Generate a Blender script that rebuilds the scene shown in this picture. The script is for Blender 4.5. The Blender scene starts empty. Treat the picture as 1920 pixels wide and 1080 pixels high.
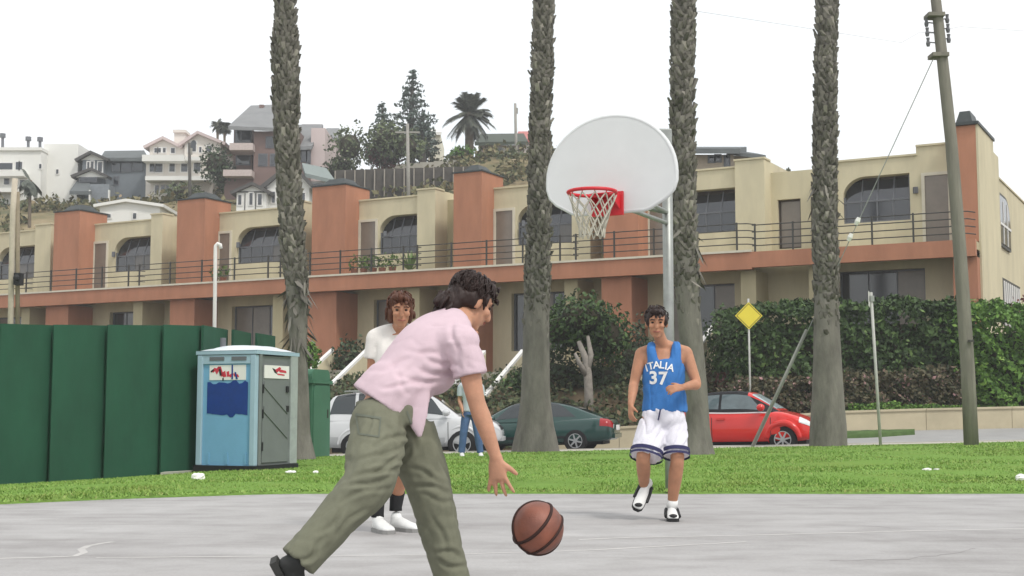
import bpy, bmesh, math, random
import numpy as np
from mathutils import Vector as V, Matrix, noise
from mathutils.bvhtree import BVHTree
rnd = random.Random(7)
S = bpy.context.scene
COL = S.collection

# ------------------------------------------------------------------ camera, sky, sun
F = 2500.0                      # focal length in photo pixels (1920 wide)
PITCH = math.atan(228/F)
CAMZ = 0.9
cam = bpy.data.cameras.new('camera'); cam.sensor_width = 36; cam.lens = F/1920*36
cam.clip_end = 3000; cam.clip_start = .1
camo = bpy.data.objects.new('camera', cam); COL.objects.link(camo)
camo.location = (0, 0, CAMZ); camo.rotation_euler = (math.pi/2+PITCH, 0, 0)
S.camera = camo

SUN_EL, SUN_AZ = math.radians(52), math.radians(140)    # azimuth clockwise from +Y: behind the camera, to the right
W = bpy.data.worlds.new('World'); S.world = W; W.use_nodes = True
nt = W.node_tree; nt.nodes.clear()
out = nt.nodes.new('ShaderNodeOutputWorld')
sky = nt.nodes.new('ShaderNodeTexSky'); sky.sky_type = 'NISHITA'; sky.sun_disc = False
sky.sun_elevation = SUN_EL; sky.sun_rotation = SUN_AZ
b1 = nt.nodes.new('ShaderNodeBackground'); b1.inputs[1].default_value = .09
nt.links.new(sky.outputs[0], b1.inputs[0])
tc = nt.nodes.new('ShaderNodeTexCoord'); nz = nt.nodes.new('ShaderNodeTexNoise')
nz.inputs['Scale'].default_value = 2.2; nz.inputs['Detail'].default_value = 5
nt.links.new(tc.outputs['Generated'], nz.inputs['Vector'])
rp = nt.nodes.new('ShaderNodeValToRGB')
rp.color_ramp.elements[0].color = (.88, .93, .95, 1); rp.color_ramp.elements[1].color = (1, .995, .985, 1)
rp.color_ramp.elements[0].position = .3; rp.color_ramp.elements[1].position = .6
nt.links.new(nz.outputs[0], rp.inputs[0])
b2 = nt.nodes.new('ShaderNodeBackground'); b2.inputs[1].default_value = 1.0
nt.links.new(rp.outputs[0], b2.inputs[0])
mx = nt.nodes.new('ShaderNodeMixShader'); mx.inputs[0].default_value = .86       # overcast deck over the clear sky
nt.links.new(b1.outputs[0], mx.inputs[1]); nt.links.new(b2.outputs[0], mx.inputs[2])
nt.links.new(mx.outputs[0], out.inputs[0])
sl = bpy.data.lights.new('sun', 'SUN'); sl.energy = 1.5; sl.angle = math.radians(10); sl.color = (1, .96, .9)
so = bpy.data.objects.new('sun', sl); COL.objects.link(so); so.location = (20, -20, 40)
sd = V((math.sin(SUN_AZ)*math.cos(SUN_EL), math.cos(SUN_AZ)*math.cos(SUN_EL), math.sin(SUN_EL)))
so.rotation_euler = sd.to_track_quat('Z', 'Y').to_euler()
S.view_settings.view_transform = 'Standard'; S.view_settings.look = 'None'
S.view_settings.exposure = 0.44; S.view_settings.gamma = 1
S.view_settings.use_curve_mapping = False

# ------------------------------------------------------------------ pixel helpers (photo pixels -> places in the world)
CT, ST = math.cos(PITCH), math.sin(PITCH)
def ray(x, y):
    a = (x-960)/F; b = (540-y)/F
    return V((a, CT-b*ST, ST+b*CT))
def at(x, y, Y):
    d = ray(x, y); return V((0, 0, CAMZ)) + d*(Y/d.y)
def sc(Y): return F/Y           # pixels per metre at distance Y

# ------------------------------------------------------------------ materials
def lin(h, k=1.0):
    h = h.lstrip('#'); r = []
    for i in (0, 2, 4):
        c = int(h[i:i+2], 16)/255
        r.append((c/12.92 if c <= .04045 else ((c+.055)/1.055)**2.4)*k)
    return (*r, 1)
MATS = {}
def M(name, h, k=1.0, rough=.8, var=.15, scale=6, bump=0, bscale=None, metal=0, spec=.35, stretch=(1, 1, 1), coat=0, sss=0):
    if name in MATS: return MATS[name]
    m = bpy.data.materials.new(name); m.use_nodes = True; MATS[name] = m
    n = m.node_tree; p = n.nodes['Principled BSDF']
    c = lin(h, k); p.inputs['Base Color'].default_value = c
    p.inputs['Roughness'].default_value = rough; p.inputs['Metallic'].default_value = metal
    p.inputs['Specular IOR Level'].default_value = spec
    if coat: p.inputs['Coat Weight'].default_value = coat; p.inputs['Coat Roughness'].default_value = .06
    if sss:
        p.inputs['Subsurface Weight'].default_value = sss; p.inputs['Subsurface Radius'].default_value = (.02, .008, .005)
    if var or bump:
        t = n.nodes.new('ShaderNodeTexCoord'); mp = n.nodes.new('ShaderNodeMapping')
        mp.inputs['Scale'].default_value = stretch
        n.links.new(t.outputs['Object'], mp.inputs[0])
    if var:
        z = n.nodes.new('ShaderNodeTexNoise'); z.inputs['Scale'].default_value = scale; z.inputs['Detail'].default_value = 7
        z.inputs['Roughness'].default_value = .65
        n.links.new(mp.outputs[0], z.inputs['Vector'])
        r = n.nodes.new('ShaderNodeValToRGB')
        r.color_ramp.elements[0].position = .28; r.color_ramp.elements[1].position = .72
        r.color_ramp.elements[0].color = (*[x*(1-var) for x in c[:3]], 1)
        r.color_ramp.elements[1].color = (*[min(1, x*(1+var)) for x in c[:3]], 1)
        n.links.new(z.outputs[0], r.inputs[0]); n.links.new(r.outputs[0], p.inputs['Base Color'])
    if bump:
        z2 = n.nodes.new('ShaderNodeTexNoise'); z2.inputs['Scale'].default_value = bscale or scale*6; z2.inputs['Detail'].default_value = 6
        n.links.new(mp.outputs[0], z2.inputs['Vector'])
        bp = n.nodes.new('ShaderNodeBump'); bp.inputs['Strength'].default_value = min(1, bump); bp.inputs['Distance'].default_value = .02
        n.links.new(z2.outputs[0], bp.inputs['Height']); n.links.new(bp.outputs[0], p.inputs['Normal'])
    return m
def Mleaf(name, h1, h2, k=1.0, h3=None):
    if name in MATS: return MATS[name]
    m = bpy.data.materials.new(name); m.use_nodes = True; MATS[name] = m
    n = m.node_tree; p = n.nodes['Principled BSDF']; p.inputs['Roughness'].default_value = .6
    p.inputs['Specular IOR Level'].default_value = .25
    g = n.nodes.new('ShaderNodeNewGeometry'); r = n.nodes.new('ShaderNodeValToRGB')
    r.color_ramp.elements[0].color = lin(h1, k); r.color_ramp.elements[1].color = lin(h2, k)
    if h3:
        e = r.color_ramp.elements.new(.9); e.color = lin(h2, k); r.color_ramp.elements[-1].color = lin(h3, k)
    n.links.new(g.outputs['Random Per Island'], r.inputs[0]); n.links.new(r.outputs[0], p.inputs['Base Color'])
    return m

K = .80       # photo colour -> surface colour for upright faces under this light
m_court = None
MT = dict(
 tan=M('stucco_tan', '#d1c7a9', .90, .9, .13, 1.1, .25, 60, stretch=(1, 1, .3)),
 tan2=M('stucco_tan_shaded', '#beb391', .84, .9, .13, 1.1, .25, 60, stretch=(1, 1, .3)),  # darker copy of the tan: shade of recesses and balcony put into the colour
 terra=M('stucco_terracotta', '#be8569', .78, .9, .16, 1.2, .25, 60, stretch=(1, 1, .3)),
 cream=M('trim_cream', '#e2dbc8', .8, .8, .08, 3),
 white=M('white_paint', '#f0eeea', .85, .6, .05, 3),
 iron=M('dark_iron', '#4a4946', .9, .5, .1, 8, metal=.3),
 darkcap=M('chimney_cap_metal', '#454a4a', .9, .5, .2, 6, metal=.4),
 glass=M('window_glass', '#2a2d35', .8, .07, .35, 1.1, spec=1.0),
 curtain=M('curtain_grey', '#6f6c6a', .7, .3, .2, 6, spec=.6, stretch=(6, 6, .3)),
 brownpane=M('curtained_glass', '#8f8478', .7, .25, .1, 3, spec=.6),
 frame=M('window_frame_grey', '#6f7176', .8, .5, .05),
 brown=M('dark_opening', '#4a4039', .8, .8, .15, 2),
 green=M('fence_green', '#265a43', .72, .75, .20, 1.8, .35, 5, stretch=(1, 1, .4)),
 green2=M('cabinet_green', '#4a7d62', .75, .6, .12, 2),
 steel=M('galvanised_steel', '#a9aca8', .8, .45, .15, 8, metal=.5),
 board=M('backboard_white', '#eceeee', .80, .55, .04, 3),
 red=M('rim_red', '#d8303a', .85, .45, .08, 6),
 net=M('net_cord', '#d0ccbc', .75, .9, .1, 20),
 bark=M('palm_bark', '#827e76', .70, .95, .35, 5, .6, 30, stretch=(1, 1, .35)),
 boot=Mleaf('palm_leaf_base', '#57544b', '#88837a', .74, '#aea79c'),
 wood=M('pole_wood', '#8a867b', .75, .9, .3, 7, .5, 30, stretch=(1, 1, .12)),
 litter=M('litter_white', '#f4f2ee', .9, .7, .05),
 conc=M('concrete_light', '#cfcabd', .68, .9, .10, 1.5, .15, 40),
 road=M('road_asphalt', '#bdbcba', .62, .9, .10, .8, .2, 60),
 kerb=M('kerb_concrete', '#c9c5ba', .65, .9, .12, 2),
 tyre=M('tyre_rubber', '#1c1c1e', 1, .8, .1),
 alloy=M('alloy_rim', '#c8c9cb', .8, .3, .05, metal=.7),
 carglass=M('car_glass', '#2a3236', .8, .05, 0, spec=.8),
 blackplastic=M('black_plastic', '#1e1f21', 1, .6, .1),
 lampglass=M('headlight_glass', '#e3e6e8', .85, .08, .0, spec=.8),
 tail=M('tail_light_red', '#b01820', .8, .2, 0, spec=.6),
 skin=M('skin', '#d9a284', .72, .55, .16, 12, .08, 90, sss=.15),
 skin2=M('skin_tanned', '#cc9474', .72, .55, .16, 12, .08, 90, sss=.15),
 hair=M('hair_dark', '#2c1c18', .9, .5, .3, 30, .6, 60, stretch=(1, 1, .25)),
 hairb=M('hair_brown', '#5a3524', .9, .5, .3, 30, .6, 60, stretch=(1, 1, .25)),
)

# ------------------------------------------------------------------ object helpers
def world_of(o):
    return o.get('_w')
def thing(name, label, cat, loc=(0, 0, 0), group=None, kind=None):
    o = bpy.data.objects.new(name, None); COL.objects.link(o)
    o.location = loc; o.empty_display_size = .2
    o['label'] = label; o['category'] = cat
    if group: o['group'] = group
    if kind: o['kind'] = kind
    return o
def tag(o, label, cat, group=None, kind=None):
    o['label'] = label; o['category'] = cat
    if group: o['group'] = group
    if kind: o['kind'] = kind
    return o
def link(name, me, mat=None, parent=None, smooth=False, local=False):
    o = bpy.data.objects.new(name, me); COL.objects.link(o)
    if mat and not me.materials: me.materials.append(mat)
    if smooth: me.shade_smooth()
    if parent:
        o.parent = parent
        if parent.type == 'EMPTY' and not local:
            o.matrix_parent_inverse = Matrix.Translation(parent.location).inverted()
    return o
def copy_tree(o, parent=None):
    c = o.copy(); COL.objects.link(c)
    if parent: c.parent = parent
    for ch in list(o.children): copy_tree(ch, c)
    return c

class MB:
    """collects simple shapes and links them as one mesh object"""
    def __init__(s): s.v = []; s.f = []
    def add(s, vs, fs):
        b = len(s.v); s.v += [tuple(q) for q in vs]; s.f += [tuple(b+i for i in f) for f in fs]; return s
    def hexa(s, p):            # 8 points: bottom 4 ccw, top 4 ccw
        return s.add(p, [(3, 2, 1, 0), (4, 5, 6, 7), (0, 1, 5, 4), (1, 2, 6, 5), (2, 3, 7, 6), (3, 0, 4, 7)])
    def box(s, x0, x1, y0, y1, z0, z1, fn=None):
        p = [(x0, y0, z0), (x1, y0, z0), (x1, y1, z0), (x0, y1, z0), (x0, y0, z1), (x1, y0, z1), (x1, y1, z1), (x0, y1, z1)]
        return s.hexa([fn(*q) for q in p] if fn else p)
    def prism(s, poly, ext):   # polygon of 3-D points pushed along ext
        n = len(poly); e = V(ext); a = [V(p) for p in poly]; b = [p+e for p in a]
        return s.add(a+b, [tuple(range(n))[::-1], tuple(range(n, 2*n))] + [(i, (i+1) % n, n+(i+1) % n, n+i) for i in range(n)])
    def tube(s, pts, r, n=8, cap=True):
        pts = [V(p) for p in pts]; rs = r if isinstance(r, (list, tuple)) else [r]*len(pts)
        vs = []; fs = []; ref = None
        for i, p in enumerate(pts):
            t = (pts[min(i+1, len(pts)-1)]-pts[max(i-1, 0)]).normalized()
            if ref is None: ref = V((1, 0, 0)) if abs(t.x) < .8 else V((0, 1, 0))
            a = (ref - t*ref.dot(t)).normalized(); bb = t.cross(a); ref = a
            for k in range(n):
                w = 2*math.pi*k/n; vs.append(p+a*(rs[i]*math.cos(w))+bb*(rs[i]*math.sin(w)))
        for i in range(len(pts)-1):
            for k in range(n):
                fs.append((i*n+k, i*n+(k+1) % n, (i+1)*n+(k+1) % n, (i+1)*n+k))
        if cap: fs.append(tuple(range(n))[::-1]); fs.append(tuple((len(pts)-1)*n+k for k in range(n)))
        return s.add(vs, fs)
    def ball(s, c, r, nu=12, nv=8, rot=None):
        c = V(c); r = V(r) if hasattr(r, '__len__') else V((r, r, r)); vs = []; fs = []
        def q(p):
            p = V((p.x*r.x, p.y*r.y, p.z*r.z)); return c+(rot @ p if rot else p)
        vs.append(q(V((0, 0, -1))))
        for j in range(1, nv):
            ph = -math.pi/2+math.pi*j/nv
            for i in range(nu):
                th = 2*math.pi*i/nu; vs.append(q(V((math.cos(ph)*math.cos(th), math.cos(ph)*math.sin(th), math.sin(ph)))))
        vs.append(q(V((0, 0, 1))))
        for i in range(nu):
            fs.append((0, 1+(i+1) % nu, 1+i)); fs.append((len(vs)-1, 1+(nv-2)*nu+i, 1+(nv-2)*nu+(i+1) % nu))
        for j in range(nv-2):
            for i in range(nu):
                fs.append((1+j*nu+i, 1+j*nu+(i+1) % nu, 1+(j+1)*nu+(i+1) % nu, 1+(j+1)*nu+i))
        return s.add(vs, fs)
    def mesh(s, name='m'):
        me = bpy.data.meshes.new(name); me.from_pydata(s.v, [], s.f); me.update(); return me
    def build(s, name, mat, parent=None, smooth=False, bevel=0, local=False):
        me = s.mesh(name)
        bm = bmesh.new(); bm.from_mesh(me); bmesh.ops.recalc_face_normals(bm, faces=bm.faces)
        if bevel:
            bmesh.ops.bevel(bm, geom=list(bm.edges), offset=bevel, segments=2, affect='EDGES', profile=.5)
        bm.to_mesh(me); bm.free()
        return link(name, me, mat, parent, smooth, local)

def quads_mesh(name, P, faces_per=4):
    """P: (n, k, 3) array, one k-gon each"""
    n, k, _ = P.shape
    me = bpy.data.meshes.new(name)
    me.vertices.add(n*k); me.vertices.foreach_set('co', P.astype(np.float32).ravel())
    me.loops.add(n*k); me.loops.foreach_set('vertex_index', np.arange(n*k, dtype=np.int32))
    me.polygons.add(n); me.polygons.foreach_set('loop_start', np.arange(0, n*k, k, dtype=np.int32))
    me.polygons.foreach_set('loop_total', np.full(n, k, dtype=np.int32))
    me.update(calc_edges=True); return me
def leaf_quads(C, size, rs, asp=.55, outward=None, droop=0.0):
    """leaf-sized rhombs round the points C, loosely facing 'outward'"""
    n = len(C)
    a = rs.normal(size=(n, 3)); a[:, 2] -= droop
    a /= np.linalg.norm(a, axis=1, keepdims=True)
    b = rs.normal(size=(n, 3))
    if outward is not None:
        nn = outward + .6*rs.normal(size=(n, 3)); b = np.cross(nn, a)
    else: b = np.cross(b, a)
    b /= np.linalg.norm(b, axis=1, keepdims=True)+1e-9
    s = size*(.6+.8*rs.random((n, 1)))
    P = np.stack([C-a*s*.5, C+b*s*asp*.5, C+a*s*.5, C-b*s*asp*.5], axis=1)
    return P
def blob_points(c, r, n, rs, lump=.28, shell=.72):
    """points through a lumpy ellipsoid, denser at its skin, with gaps"""
    d = rs.normal(size=(n, 3)); d /= np.linalg.norm(d, axis=1, keepdims=True)
    ph = rs.random(6)*6.28
    l = 1+lump*(np.sin(d[:, 0]*4.3+ph[0])*np.sin(d[:, 1]*5.1+ph[1])+.7*np.sin(d[:, 2]*7+ph[2])*np.sin(d[:, 0]*9+ph[3])+.5*np.sin(d[:, 1]*13+ph[4]+d[:, 2]*11))
    rad = (shell+(1-shell)*rs.random(n)**.6)*l
    P = d*rad[:, None]*np.array(r)+np.array(c)
    return P, d

# ------------------------------------------------------------------ the lie of the land
def smooth01(t): t = max(0, min(1, t)); return t*t*(3-2*t)
def y_edge(X):
    q = max(0, min(10, -2.2-X)); return 14.33-.367*q**1.5
def far_edge(X): return 28.6+.02*X
def z_lawn(X, Y):
    T = -.13+.02*(max(-25, min(20, X))+4.5)-.05*max(0, min(12, -4.5-X))
    t = (Y-y_edge(X))/max(4.0, (27-y_edge(X))*.85)
    return T*smooth01(t)
def z_road(X, Y):
    Xc = max(-30, min(30, X))
    r = -.33+.022*(Xc+3)
    if Y > 32.5: r += .058*(Y-32.5)*smooth01((Xc-2.5)/8)
    return r
WY = 38.2
def z_yard(X, Y):               # the bank between the street wall and the houses
    t = smooth01((Y-WY-.3)/7); return z_road(X, WY)+.5*smooth01((Y-WY-.2)/.6)+t*1.8
def ground(X, Y):
    if Y < y_edge(X): return 0.0
    if Y < far_edge(X): return z_lawn(X, Y)
    if Y < far_edge(X)+1.7: return z_lawn(X, far_edge(X))-.01
    return z_road(X, Y)
def foot(x, y):                 # where the ray through a pixel meets the ground
    d = ray(x, y); t = 4.0
    while t < 60:
        p = V((0, 0, CAMZ))+d*t
        if p.z <= ground(p.x, p.y): return V((p.x, p.y, ground(p.x, p.y)))
        t += .02
    return p
def sheet(name, xs, ys, zf, mat, skip=None):
    nx, ny = len(xs), len(ys)
    vs = [(x, y, zf(x, y)) for y in ys for x in xs]
    fs = [(j*nx+i, j*nx+i+1, (j+1)*nx+i+1, (j+1)*nx+i) for j in range(ny-1) for i in range(nx-1)
          if not skip or not skip(.5*(xs[i]+xs[i+1]), .5*(ys[j]+ys[j+1]))]
    me = bpy.data.meshes.new(name); me.from_pydata(vs, [], fs); me.update()
    o = link(name, me, mat, smooth=True); o['kind'] = 'structure'; return o
def rng(a, b, n): return [a+(b-a)*i/n for i in range(n+1)]

# court: weathered grey asphalt with faint streaks
def court_mat():
    m = bpy.data.materials.new('court_asphalt'); m.use_nodes = True; n = m.node_tree; p = n.nodes['Principled BSDF']
    p.inputs['Roughness'].default_value = .85; p.inputs['Specular IOR Level'].default_value = .25
    t = n.nodes.new('ShaderNodeTexCoord')
    def noise_(sx, sy, s, d=6):
        mp = n.nodes.new('ShaderNodeMapping'); mp.inputs['Scale'].default_value = (sx, sy, 1)
        n.links.new(t.outputs['Object'], mp.inputs[0])
        z = n.nodes.new('ShaderNodeTexNoise'); z.inputs['Scale'].default_value = s; z.inputs['Detail'].default_value = d
        z.inputs['Roughness'].default_value = .6
        n.links.new(mp.outputs[0], z.inputs['Vector']); return z
    a = noise_(.6, 1.0, .8, 9); b = noise_(1, 1, 42, 4); c = noise_(.12, 1.3, 2.2, 4)
    r = n.nodes.new('ShaderNodeValToRGB'); r.color_ramp.elements[0].position = .3; r.color_ramp.elements[1].position = .7
    r.color_ramp.elements[0].color = lin('#b9b6b5', .68); r.color_ramp.elements[1].color = lin('#d2d0cf', .68)
    n.links.new(a.outputs[0], r.inputs[0])
    r2 = n.nodes.new('ShaderNodeValToRGB'); r2.color_ramp.elements[0].position = .35; r2.color_ramp.elements[1].position = .5
    r2.color_ramp.elements[0].color = (.90, .895, .89, 1); r2.color_ramp.elements[1].color = (1, 1, 1, 1)
    n.links.new(c.outputs[0], r2.inputs[0])
    r3 = n.nodes.new('ShaderNodeValToRGB'); r3.color_ramp.elements[0].color = (.80, .80, .80, 1); r3.color_ramp.elements[1].color = (1.12, 1.12, 1.12, 1)
    n.links.new(b.outputs[0], r3.inputs[0])
    mu = n.nodes.new('ShaderNodeMix'); mu.data_type = 'RGBA'; mu.blend_type = 'MULTIPLY'; mu.inputs[0].default_value = 1
    n.links.new(r.outputs[0], mu.inputs[6]); n.links.new(r2.outputs[0], mu.inputs[7])
    mv = n.nodes.new('ShaderNodeMix'); mv.data_type = 'RGBA'; mv.blend_type = 'MULTIPLY'; mv.inputs[0].default_value = 1
    n.links.new(mu.outputs[2], mv.inputs[6]); n.links.new(r3.outputs[0], mv.inputs[7])
    d = noise_(.8, 1, 2.6, 8); r4 = n.nodes.new('ShaderNodeValToRGB'); r4.color_ramp.elements[0].position = .36; r4.color_ramp.elements[1].position = .56
    r4.color_ramp.elements[0].color = (.88, .875, .87, 1); r4.color_ramp.elements[1].color = (1.02, 1.02, 1.02, 1); n.links.new(d.outputs[0], r4.inputs[0])
    mw = n.nodes.new('ShaderNodeMix'); mw.data_type = 'RGBA'; mw.blend_type = 'MULTIPLY'; mw.inputs[0].default_value = 1
    n.links.new(mv.outputs[2], mw.inputs[6]); n.links.new(r4.outputs[0], mw.inputs[7]); n.links.new(mw.outputs[2], p.inputs['Base Color'])
    bp = n.nodes.new('ShaderNodeBump'); bp.inputs['Strength'].default_value = .3; bp.inputs['Distance'].default_value = .01
    n.links.new(b.outputs[0], bp.inputs['Height']); n.links.new(bp.outputs[0], p.inputs['Normal'])
    return m
def lawn_mat():
    m = bpy.data.materials.new('lawn'); m.use_nodes = True; n = m.node_tree; p = n.nodes['Principled BSDF']
    p.inputs['Roughness'].default_value = .9; p.inputs['Specular IOR Level'].default_value = .1
    t = n.nodes.new('ShaderNodeTexCoord'); z = n.nodes.new('ShaderNodeTexNoise'); z.inputs['Scale'].default_value = .7; z.inputs['Detail'].default_value = 8
    z.inputs['Roughness'].default_value = .7
    n.links.new(t.outputs['Object'], z.inputs['Vector'])
    r = n.nodes.new('ShaderNodeValToRGB'); e = r.color_ramp.elements
    e[0].position = .3; e[0].color = lin('#8fa952', .64); e[1].position = .7; e[1].color = lin('#8fb458', .64)
    q = e.new(.5); q.color = lin('#82a94c', .64)
    n.links.new(z.outputs[0], r.inputs[0]); n.links.new(r.outputs[0], p.inputs['Base Color'])
    return m
sheet('ground', [-200, -60, 60, 200], [-40, 30, 60, 240], lambda x, y: -1.2, M('earth', '#8c8468', .6, .95, .2, .3))
sheet('basketball_court', rng(-30, 30, 150), [0, .4, .8, 1], lambda x, y: 0, court_mat())
for v in bpy.data.objects['basketball_court'].data.vertices: v.co.y = -8+v.co.y*(y_edge(v.co.x)+.12+8)
m_lawn = lawn_mat()
def lawn():
    xs = rng(-26, 26, 130); vs = []; fs = []; ny = 34
    for j in range(ny+1):
        for x in xs:
            e = y_edge(x)+.09*noise.noise((x*2.3, 0, 3))+.05*noise.noise((x*9, 0, 3)); fe = far_edge(x)
            y = e+(fe-e)*(j/ny)**1.4
            z = z_lawn(x, y)-.02+.055*min(1, j/3)+.025*noise.noise((x*.8, y*.8, 0))*min(1, j/4)*min(1, (ny-j)/4)
            vs.append((x, y, z))
    nx = len(xs)
    for j in range(ny):
        for i in range(nx-1): fs.append((j*nx+i, j*nx+i+1, (j+1)*nx+i+1, (j+1)*nx+i))
    me = bpy.data.meshes.new('lawn'); me.from_pydata(vs, [], fs); me.update()
    o = link('lawn', me, m_lawn, smooth=True); o['kind'] = 'structure'
lawn()
def grass_blades():
    rs = np.random.default_rng(3); n = 170000
    Y = 12.2+16.4*rs.random(n*2)**1.25; X = (rs.random(n*2)-.5)*2*(.42*Y+4)
    ed = np.array([y_edge(x) for x in X])
    fe = 28.6+.02*X
    k = (Y > ed-.03+.08*np.sin(X*5)*rs.random(n*2)) & (Y < fe); X, Y = X[k][:n], Y[k][:n]
    Z = np.array([z_lawn(x, y) for x, y in zip(X, Y)])+.025
    n = len(X); h = .016+.026*rs.random(n)
    patch = np.sin(X*1.7+np.sin(Y*1.1)*2)*np.sin(Y*1.3+X*.6); h *= 1+.35*patch
    w = .004+.005*rs.random(n)+.0003*Y; an = rs.random(n)*6.28; l = rs.normal(size=(n, 2))*.025
    B = np.stack([X, Y, Z], 1); d = np.stack([np.cos(an)*w, np.sin(an)*w, np.zeros(n)], 1)
    T = B+np.stack([l[:, 0], l[:, 1], h], 1)
    me = quads_mesh('grass', np.stack([B-d, B+d, T], 1))
    gm = Mleaf('grass_blade', '#7ea64a', '#9dc25e', .71, '#b6bb78'); q = gm.node_tree; pb = q.nodes['Principled BSDF']; src = pb.inputs['Base Color'].links[0].from_socket
    t = q.nodes.new('ShaderNodeTexCoord'); z = q.nodes.new('ShaderNodeTexNoise'); z.inputs['Scale'].default_value = .9; z.inputs['Detail'].default_value = 6; z.inputs['Roughness'].default_value = .7
    q.links.new(t.outputs['Object'], z.inputs['Vector']); rr = q.nodes.new('ShaderNodeValToRGB'); rr.color_ramp.elements[0].position = .45; rr.color_ramp.elements[1].position = .68; q.links.new(z.outputs[0], rr.inputs[0])
    m2 = q.nodes.new('ShaderNodeMix'); m2.data_type = 'RGBA'; m2.inputs[7].default_value = lin('#b3ae62', .62); q.links.new(src, m2.inputs[6])
    mm = q.nodes.new('ShaderNodeMath'); mm.operation = 'MULTIPLY'; mm.inputs[1].default_value = .4; q.links.new(rr.outputs[0], mm.inputs[0]); q.links.new(mm.outputs[0], m2.inputs[0]); q.links.new(m2.outputs[2], pb.inputs['Base Color'])
    o = link('grass', me, Mleaf('grass_blade', '#84a848', '#a5c765', .66, '#bcbd74'))
    tag(o, 'short bright green grass growing between the court and the street', 'grass', kind='stuff')
grass_blades()
# pavement, kerb and street
sheet('sidewalk', rng(-40, 40, 40), [0, 1], lambda x, y: 0, MT['conc'])
o = bpy.data.objects['sidewalk']
for v in o.data.vertices:
    x = v.co.x; t = v.co.y; v.co.y = far_edge(x)-.02+1.5*t; v.co.z = z_lawn(x, far_edge(x))+.02
kb = MB(); xs = rng(-40, 40, 40)
for a, b in zip(xs[:-1], xs[1:]):
    pa, pb = far_edge(a)+1.48, far_edge(b)+1.48; za, zb = z_lawn(a, far_edge(a)), z_lawn(b, far_edge(b))
    kb.hexa([(a, pa, za-.5), (b, pb, zb-.5), (b, pb+.18, zb-.5), (a, pa+.18, za-.5), (a, pa, za+.03), (b, pb, zb+.03), (b, pb+.18, zb+.03), (a, pa+.18, za+.03)])
kb.build('kerb', MT['kerb'])['kind'] = 'structure'
sheet('road', rng(-60, 60, 80), rng(29.8, 44, 24), z_road, MT['road'])
m_soil = M('planting_soil', '#6a5b45', .6, .95, .3, 1.5, .4, 20)
sheet('front_yard', rng(-40, 34, 74), rng(WY+.15, 74, 50), z_yard, m_soil)
def ivy():
    rs = np.random.default_rng(8); n = 15000; X = rs.uniform(-9, 7.2, n); Y = WY+.2+6.3*rs.random(n); k = np.sin(X*1.9+np.sin(Y*2))+np.sin(Y*1.7+X)+.8*rs.normal(size=n) > -.7; X, Y = X[k], Y[k]
    Z = np.array([z_yard(x, y) for x, y in zip(X, Y)])+.05+.22*rs.random(len(X))*(1+np.sin(X*2.3)*np.sin(Y*2.9)); C_ = np.stack([X, Y, Z], 1)
    o = link('ivy', quads_mesh('ivy', leaf_quads(C_, .17, rs, .6, np.tile([0, -.5, 1.], (len(X), 1)))), Mleaf('ivy_leaf', '#3c4a30', '#67704a', .64, '#8a7458')); tag(o, 'dark ivy and ground cover on the bank behind the parked cars', 'ground cover', kind='stuff')
ivy()
# faint worn court lines
def worn_paint():
    m = M('worn_line_paint', '#d6d3d0', .70, .85, .16, 3); return m
def line_strip(name, pts, w, z=.0012):
    mb = MB(); L = []
    for i, p in enumerate(pts):
        a = V(pts[max(i-1, 0)]); b = V(pts[min(i+1, len(pts)-1)]); t = (b-a).normalized(); nrm = V((-t.y, t.x, 0))*w/2
        L.append((V(p)+nrm, V(p)-nrm))
    for (a, b), (c, d) in zip(L[:-1], L[1:]):
        mb.add([(a.x, a.y, z), (b.x, b.y, z), (d.x, d.y, z), (c.x, c.y, z)], [(0, 1, 2, 3)])
    o = mb.build(name, worn_paint()); o['kind'] = 'structure'; return o
def fl(x, y): d = ray(x, y); t = -CAMZ/d.z; p = V((0, 0, CAMZ))+d*t; return (p.x, p.y, 0)
line_strip('court_line', [fl(-300, 1052), fl(-100, 1049), fl(60, 1046), fl(140, 1043), fl(158, 1036), fl(152, 1030), fl(165, 1024), fl(190, 1019), fl(212, 1016)], .05)
line_strip('court_line', [fl(1085, 1012), fl(1180, 1008), fl(1400, 1004), fl(1700, 996), fl(1980, 990)], .05)
line_strip('court_line', [fl(180, 1046), fl(400, 1044), fl(800, 1041), fl(1100, 1032), fl(1400, 1016)], .045)
def crack(pts, seed):
    r = random.Random(seed); q = []
    for a, b in zip(pts[:-1], pts[1:]):
        for k in range(6):
            t = k/6; q.append((a[0]+(b[0]-a[0])*t+r.uniform(-.012, .012), a[1]+(b[1]-a[1])*t+r.uniform(-.03, .03), 0))
    mb = MB()
    for a, b in zip(q[:-1], q[1:]):
        w = r.uniform(.003, .009); mb.add([(a[0], a[1]-w, .0009), (b[0], b[1]-w, .0009), (b[0], b[1]+w, .0009), (a[0], a[1]+w, .0009)], [(0, 1, 2, 3)])
    o = mb.build('court_crack', M('crack_dark', '#a8a4a2', .66, .95, .2, 9)); o['kind'] = 'structure'
crack([fl(1560, 1052), fl(1700, 1048), fl(1800, 1036), fl(1832, 1026)], 1)
crack([fl(1900, 1012), fl(1990, 1002)], 3); crack([fl(1610, 985), fl(1680, 990)], 4)

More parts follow.
